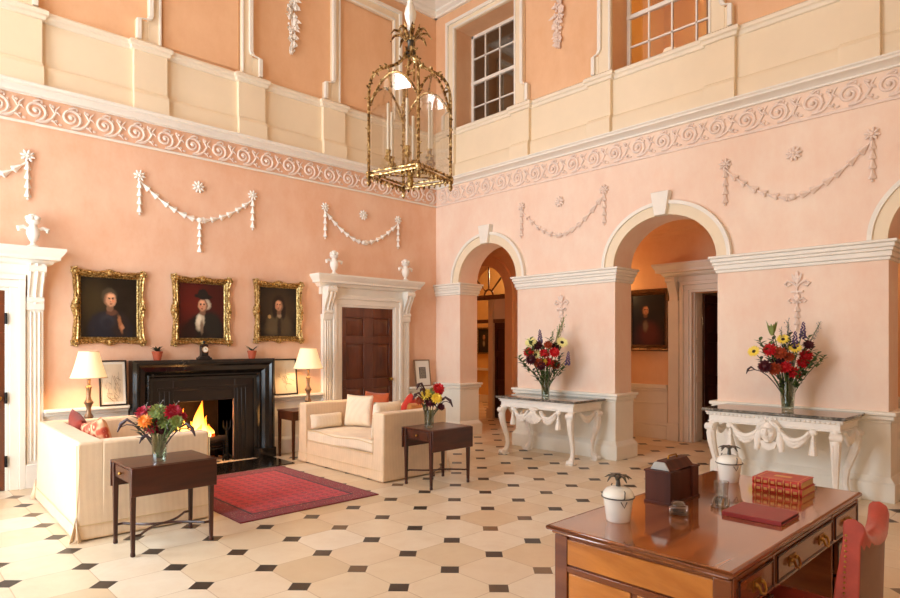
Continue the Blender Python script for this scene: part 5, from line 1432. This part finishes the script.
book((3.56, 1.065, DT), .22, .25, .038, 0, 'lower of two red leather books with gold-tooled spines stacked on the desk')
book((3.563, 1.07, DT+.0385), .215, .245, .037, .01, 'upper of two red leather books with gold-tooled spines stacked on the desk')
t = thing('leather_folder', 'thin dark red leather folder lying flat on the desk before the books', 'folder', (2.93, .96, DT))
b = MB(); b.box(0, .24, 0, .26, 0, .005); b.box(0, .24, 0, .26, .016, .021); b.box(-.002, .004, 0, .26, 0, .021); b.build('cover', M['folder'], t, bevel=.002)
b = MB(); b.box(.004, .236, .004, .256, .005, .016); b.build('pages', M['pet_dark'], t)
t = thing('brass_bell', 'tiny brass bell on the desk behind the stacked red books', 'bell', (3.86, 1.12, DT))
b = MB(); b.lathe([(.02, 0), (.017, .008), (.012, .025), (.004, .03), (.004, .034), (0, .034)], n=16); b.build('bell', M['brass'], t)
b = MB(); b.tube([(0, 0, .03), (0, 0, .05)], .003, 6); b.ell((0, 0, .053), .006, 8, 6); b.build('handle', M['brass'], t)

# ------------------------------------------------------------------ chair
t = thing('desk_chair', 'red leather desk chair with a scrolled back, drawn up to the desk', 'chair', (2.87, .84, 0))
Wc = .19
b = MB(); NU = 14
def back_prof(zt):
    # closed profile (y, z) relative to chair: front face towards +y
    return [(-.13, .40), (-.135, .55), (-.15, .68), (-.172, zt-.10), (-.175, zt-.05), (-.175, zt-.015), (-.19, zt), (-.215, zt+.004), (-.242, zt-.012), (-.25, zt-.04), (-.242, zt-.065), (-.235, zt-.09), (-.232, .7), (-.228, .55), (-.226, .40)]
rows = []
for i in range(NU+1):
    u = -1+2*i/NU; zt = .925-.075*(1-abs(u)**3)
    w = 1 if abs(u) < 1 else 1
    rows.append([(u*Wc, y-.015*(1-u*u), z) for y, z in back_prof(zt)])
b.surf(rows, closed_u=True)
b.m = 0
for r in (rows[0], rows[-1]): b.face([b.bm.verts.new(p) for p in r])
bmesh.ops.remove_doubles(b.bm, verts=b.bm.verts, dist=1e-5)
o = b.build('back_rest', [M['leather'], M['leathershade']], t, bevel=.006, sharp=50)
for p in o.data.polygons:
    if p.normal.y < -.8 and p.center.z < .82: p.material_index = 1
b = MB()
for s in (-1, 1):
    for i in range(22):
        z = .44+i*.02; y = -.17-.012*((z-.44)/.4); b.ell((s*(Wc+.001), y-.004, z), (.004, .005, .005), 6, 4)
b.build('nail_head_trim', M['brass'], o)
b = MB(); softbox(b, -.205, .205, -.225, .23, .39, .47, 10, 10, 4, .004, 4)
for v in b.bm.verts:
    if v.co.z > .45: v.co.z += .02*max(0, 1-(v.co.x/.2)**2)*max(0, 1-(v.co.y/.22)**2)
b.build('seat', M['leather'], t, bevel=.02, seg=3, sharp=60)
b = MB(); b.box(-.2, .2, -.215, .22, .34, .395); b.build('seat_rail', M['mahog'], t, bevel=.005)
for sx in (-1, 1):
    b = MB(); b.lathe([(.014, 0), (.018, .02), (.013, .04), (.016, .1), (.022, .25), (.026, .31), (.02, .32), (.026, .34)], (sx*.175, .19, 0), 14); b.build('leg', M['mahog'], t)
    b = MB(); b.tube([(sx*.175, -.25, 0), (sx*.175, -.21, .15), (sx*.178, -.195, .3), (sx*.178, -.2, .42)], [.017, .02, .023, .024], 8); b.build('leg', M['mahog'], t)

# ------------------------------------------------------------------ lantern
LZ = 2.93
t = thing('hanging_lantern', 'large gilt bronze four-sided glass lantern hanging on a chain from the ceiling', 'lantern', (3.22, 3.84, LZ))
RC = .335
ang = [math.radians(60.35+90*i) for i in range(4)]
cor = [Vector((RC*math.cos(a), RC*math.sin(a), 0)) for a in ang]
ZT = .64; ZC = .74
def leafy(b, pts, r, step=.035, L=.05, seed=1):
    rn = random.Random(seed); pts = [Vector(p) for p in pts]
    b.tube(pts, r, 7); acc = 0
    for p, q in zip(pts, pts[1:]):
        seg_ = (q-p).length; k_ = max(1, int(seg_/step))
        for i in range(k_):
            o = p.lerp(q, (i+.5)/k_); dv = Vector((rn.uniform(-1, 1), rn.uniform(-1, 1), rn.uniform(-.3, 1)))
            b.leaf(o, o+dv.normalized()*L*rn.uniform(.5, 1), L*.22, (rn.random(), rn.random(), rn.random()), .2, 3)
            b.ell(o+dv*.004, .011, 6, 4)
# base ring
b = MB()
for i in range(4):
    p, q = cor[i], cor[(i+1) % 4]
    for dz, r in ((.016, .009), (-.014, .012)): b.tube([p+Vector((0, 0, dz)), q+Vector((0, 0, dz))], r, 8)
    for k_ in range(1, 9):
        o = p.lerp(q, k_/9); b.ell(o+Vector((0, 0, -.034)), (.011, .011, .018), 7, 5)
        b.ell(o+Vector((0, 0, .024)), (.011, .011, .009), 6, 5)
    b.ell(p, (.026, .026, .03), 10, 7); b.lathe([(.0, -.1), (.012, -.09), (.02, -.065), (.012, -.045), (.024, -.03), (.02, 0)], p, 10)
base = b.build('base_frame', M['bronze'], t)
for i in range(4):
    b = MB(); p = cor[i]; leafy(b, [p+Vector((0, 0, ZT*j/10)) for j in range(11)], .013, .04, .04, i+1); b.build('corner_post', M['bronze'], t)
    # dome rib
    d = p.normalized(); b = MB()
    P = [p+Vector((0, 0, ZT)), p*.985+Vector((0, 0, ZT+.07)), p*.92+Vector((0, 0, ZT+.14)), p*.79+Vector((0, 0, ZT+.195)), p*.6+Vector((0, 0, ZT+.225)), p*.4+Vector((0, 0, ZT+.25)), p*.24+Vector((0, 0, ZT+.285)), p*.13+Vector((0, 0, ZT+.335)), p*.08+Vector((0, 0, ZT+.4))]
    leafy(b, P, .012, .03, .055, i+9); b.tube([P[4], P[4]*.9+Vector((0, 0, .08)), P[4]*.75+Vector((0, 0, .06)), P[4]*.8+Vector((0, 0, .03))], .008, 6)
    b.build('dome_rib', M['bronze'], t)
    # arched top of each side and its pane
    q = cor[(i+1) % 4]; b = MB(); A = []
    for j in range(17):
        s = j/16; A.append(p.lerp(q, .04+.92*s)+Vector((0, 0, ZT-.08+.2*math.sin(PI*s)**.8)))
    leafy(b, A, .009, .06, .03, i+20); b.build('arch_bar', M['bronze'], t)
    b = MB(); m_ = (p+q)/2
    lo_ = [p.lerp(q, .04+.92*j/16)+Vector((0, 0, .03)) for j in range(17)]
    b.surf([[v*.985 for v in lo_], [Vector((v.x*.985, v.y*.985, v.z-.008)) for v in A]]); b.build('glass_pane', M['pane'], t, sharp=10)
b = MB()
b.lathe([(.02, ZC+.24), (.045, ZC+.255), (.03, ZC+.28), (.022, ZC+.32), (.026, ZC+.36), (.05, ZC+.375), (.042, ZC+.39), (.02, ZC+.41), (.012, ZC+.45)], n=14)
b.build('neck', M['pewter'], t)
b = MB(); rn = random.Random(5)
for i in range(9):
    a = 2*PI*i/9; d = Vector((math.cos(a), math.sin(a), 0)); b.tube([d*.03+Vector((0, 0, ZC+.36)), d*.09+Vector((0, 0, ZC+.42)), d*.14+Vector((0, 0, ZC+.42)), d*.175+Vector((0, 0, ZC+.375))], [.012, .02, .016, .005], 6, flat=.5)
    b.leaf(d*.05+Vector((0, 0, ZC+.38)), d*.11+Vector((0, 0, ZC+.46)), .018, d)
b.build('leaf_crown', M['bronze'], t)
b = MB(); b.lathe([(.016, ZC+.44), (.026, ZC+.46), (.022, ZC+.48), (.04, ZC+.54), (.046, ZC+.58), (.036, ZC+.63), (.022, ZC+.665), (.026, ZC+.675), (.016, ZC+.69)], n=18, wob=lambda a, z: 1+.06*math.cos(8*a)); b.build('glass_baluster', M['ceramic'], t)
top = 7.56-LZ
b = MB(); z = ZC+.68; k_ = 0
while z < top-.02:
    R = Matrix.Rotation(PI/2*(k_ % 2), 3, 'Z'); b.tube([R @ Vector((.018*math.cos(2*PI*j/10), 0, .032*math.sin(2*PI*j/10)))+Vector((0, 0, z+.03)) for j in range(10)], .006, 6, closed=True); z += .05; k_ += 1
b.build('chain', M['bronze'], t)
b = MB(); b.lathe([(.02, top-.05), (.05, top-.03), (.08, top-.01), (.085, top)], n=20); b.build('ceiling_rose', M['bronze'], t)
# candle cluster
b = MB(); b.tube([(0, 0, -.0), (0, 0, .12)], .012, 8); b.ell((0, 0, .1), .03, 10, 7); b.lathe([(0, -.1), (.02, -.08), (.03, -.04), (.02, 0), (.04, .03), (.015, .06)], n=12)
cpos = []
for i in range(6):
    a = 2*PI*i/6+.75; d = Vector((math.cos(a), math.sin(a), 0)); e = d*.19; cpos.append(e)
    b.tube([(0, 0, .1), d*.07+Vector((0, 0, .03)), d*.14+Vector((0, 0, .05)), e+Vector((0, 0, .13))], .009, 6)
    b.lathe([(.012, .1), (.034, .13), (.03, .14), (.016, .145), (.02, .18), (.024, .19), (.0, .19)], e, 12, None, lambda a_, z_: 1+.1*math.cos(6*a_))
b.build('candle_branches', M['gilt'], t)
for i in range(4): 
    p, q = cor[i], Vector((0, 0, 0)); b = MB(); b.tube([p*.98, p*.5+Vector((0, 0, .0)), Vector((0, 0, .0))], .006, 6); b.build('cross_bar', M['bronze'], base)
for e in cpos:
    b = MB(); b.tube([e+Vector((0, 0, .185)), e+Vector((0, 0, .56))], .0125, 12); cd = b.build('candle', M['candle'], t)
    b = MB(); b.tube([e+Vector((0, 0, .555)), e+Vector((0, 0, .575))], .0022, 5); b.build('wick', M['ebony'], cd)

# ------------------------------------------------------------------ things behind the lit upper window
pl = at(670, 52, 8.35)
t = thing('window_lamp', 'small white-shaded lamp standing inside the glowing upper sash window', 'lamp', (8.0, pl.y/pl.x*8.0, 5.3))
b = MB(); b.box(-.2, .2, -.3, .3, -.25, 0); b.build('sill_shelf', M['cream'], t)
b = MB(); b.lathe([(.05, 0), (.04, .02), (.02, .04), (.035, .08), (.02, .14), (.012, .16), (.012, .2)], n=16); b.build('lamp_stem', M['ceramic'], t)
b = MB(); b.surf([[(r*math.cos(2*PI*j/40), r*math.sin(2*PI*j/40), z) for j in range(40)] for r, z in ((.13, .17), (.11, .23), (.08, .3))], closed_u=True); b.build('lamp_shade', M['shade2'], t)
b = MB(); rows = []
for j in range(41):
    y = 3.05+.55*j/40; rows.append([(8.16+.03*math.sin(j*1.1), y, 5.05), (8.16+.03*math.sin(j*1.1), y, 7.3)])
b.surf(rows); o = b.build('curtain', M['curtain'], None, solid=.006); tag(o, 'striped gold curtain hanging inside the glowing upper sash window', 'curtain')

# ------------------------------------------------------------------ light
def area(name, loc, rot, sx, sy, e, col):
    L = bpy.data.lights.new(name, 'AREA'); L.shape = 'RECTANGLE'; L.size = sx; L.size_y = sy; L.energy = e; L.color = col
    o = bpy.data.objects.new(name, L); C.objects.link(o); o.location = loc; o.rotation_euler = rot; return o
DAY = (.75, .89, 1)
for (c, h), e in zip(WW, (225, 250, 45)): area('daylight_window', (XW-.45, c, 2.05), (0, -PI/2, 0), 3.1, 1.5, e, DAY)
for (c, h), e in zip(WW, (150, 90, 30)): area('daylight_upper_window', (XW-.45, c, 6.15), (0, -PI/2, 0), 1.7, 1.4, e, (.92, .96, 1))
def point(name, loc, e, col, r=.1):
    L = bpy.data.lights.new(name, 'POINT'); L.energy = e; L.color = col; L.shadow_soft_size = r
    o = bpy.data.objects.new(name, L); C.objects.link(o); o.location = loc; return o
point('passage_light', (9.2, 6.0, 2.5), 22, (1, .56, .22), .12)
point('passage_light', (8.9, 1.6, 2.6), 9, (1, .62, .32), .12)
point('yellow_room_light', (11.2, 9.6, 3.2), 55, (1, .78, .5), .15)
point('back_room_fill', (10.6, 5.7, 2.0), 34, (1, .6, .3), .1)  # added unseen fill, lifts the black doorway and its door leaf
point('gallery_light', (8.9, 3.9, 6.6), 26, (1, .7, .3), .12)
point('gallery_light', (9.3, 6.4, 5.6), 7, (1, .6, .3), .12)
point('fire_light', (3.2, 8.15, .5), 16, (1, .45, .12), .12)
w = bpy.data.worlds.new('World'); sc.world = w; w.use_nodes = True
w.node_tree.nodes['Background'].inputs[0].default_value = (.9, .95, 1, 1); w.node_tree.nodes['Background'].inputs[1].default_value = 1.0

# ------------------------------------------------------------------ camera and view
cam = bpy.data.cameras.new('camera'); co_ = bpy.data.objects.new('camera', cam); C.objects.link(co_)
co_.location = (0, 0, 1.58); co_.rotation_euler = (PI/2, 0, TH-PI/2)
cam.sensor_width = 36; cam.lens = 618/900*36; cam.shift_y = 44.7/900; cam.clip_start = .05
sc.camera = co_
vs = sc.view_settings; vs.view_transform = 'Standard'; vs.look = 'None'; vs.gamma = 1; vs.use_curve_mapping = False; vs.exposure = -0.16
cy_ = sc.cycles; cy_.use_denoising = True; cy_.max_bounces = 8; cy_.diffuse_bounces = 5; cy_.glossy_bounces = 4; cy_.transparent_max_bounces = 16; cy_.sample_clamp_indirect = 8; cy_.caustics_reflective = False; cy_.caustics_refractive = False
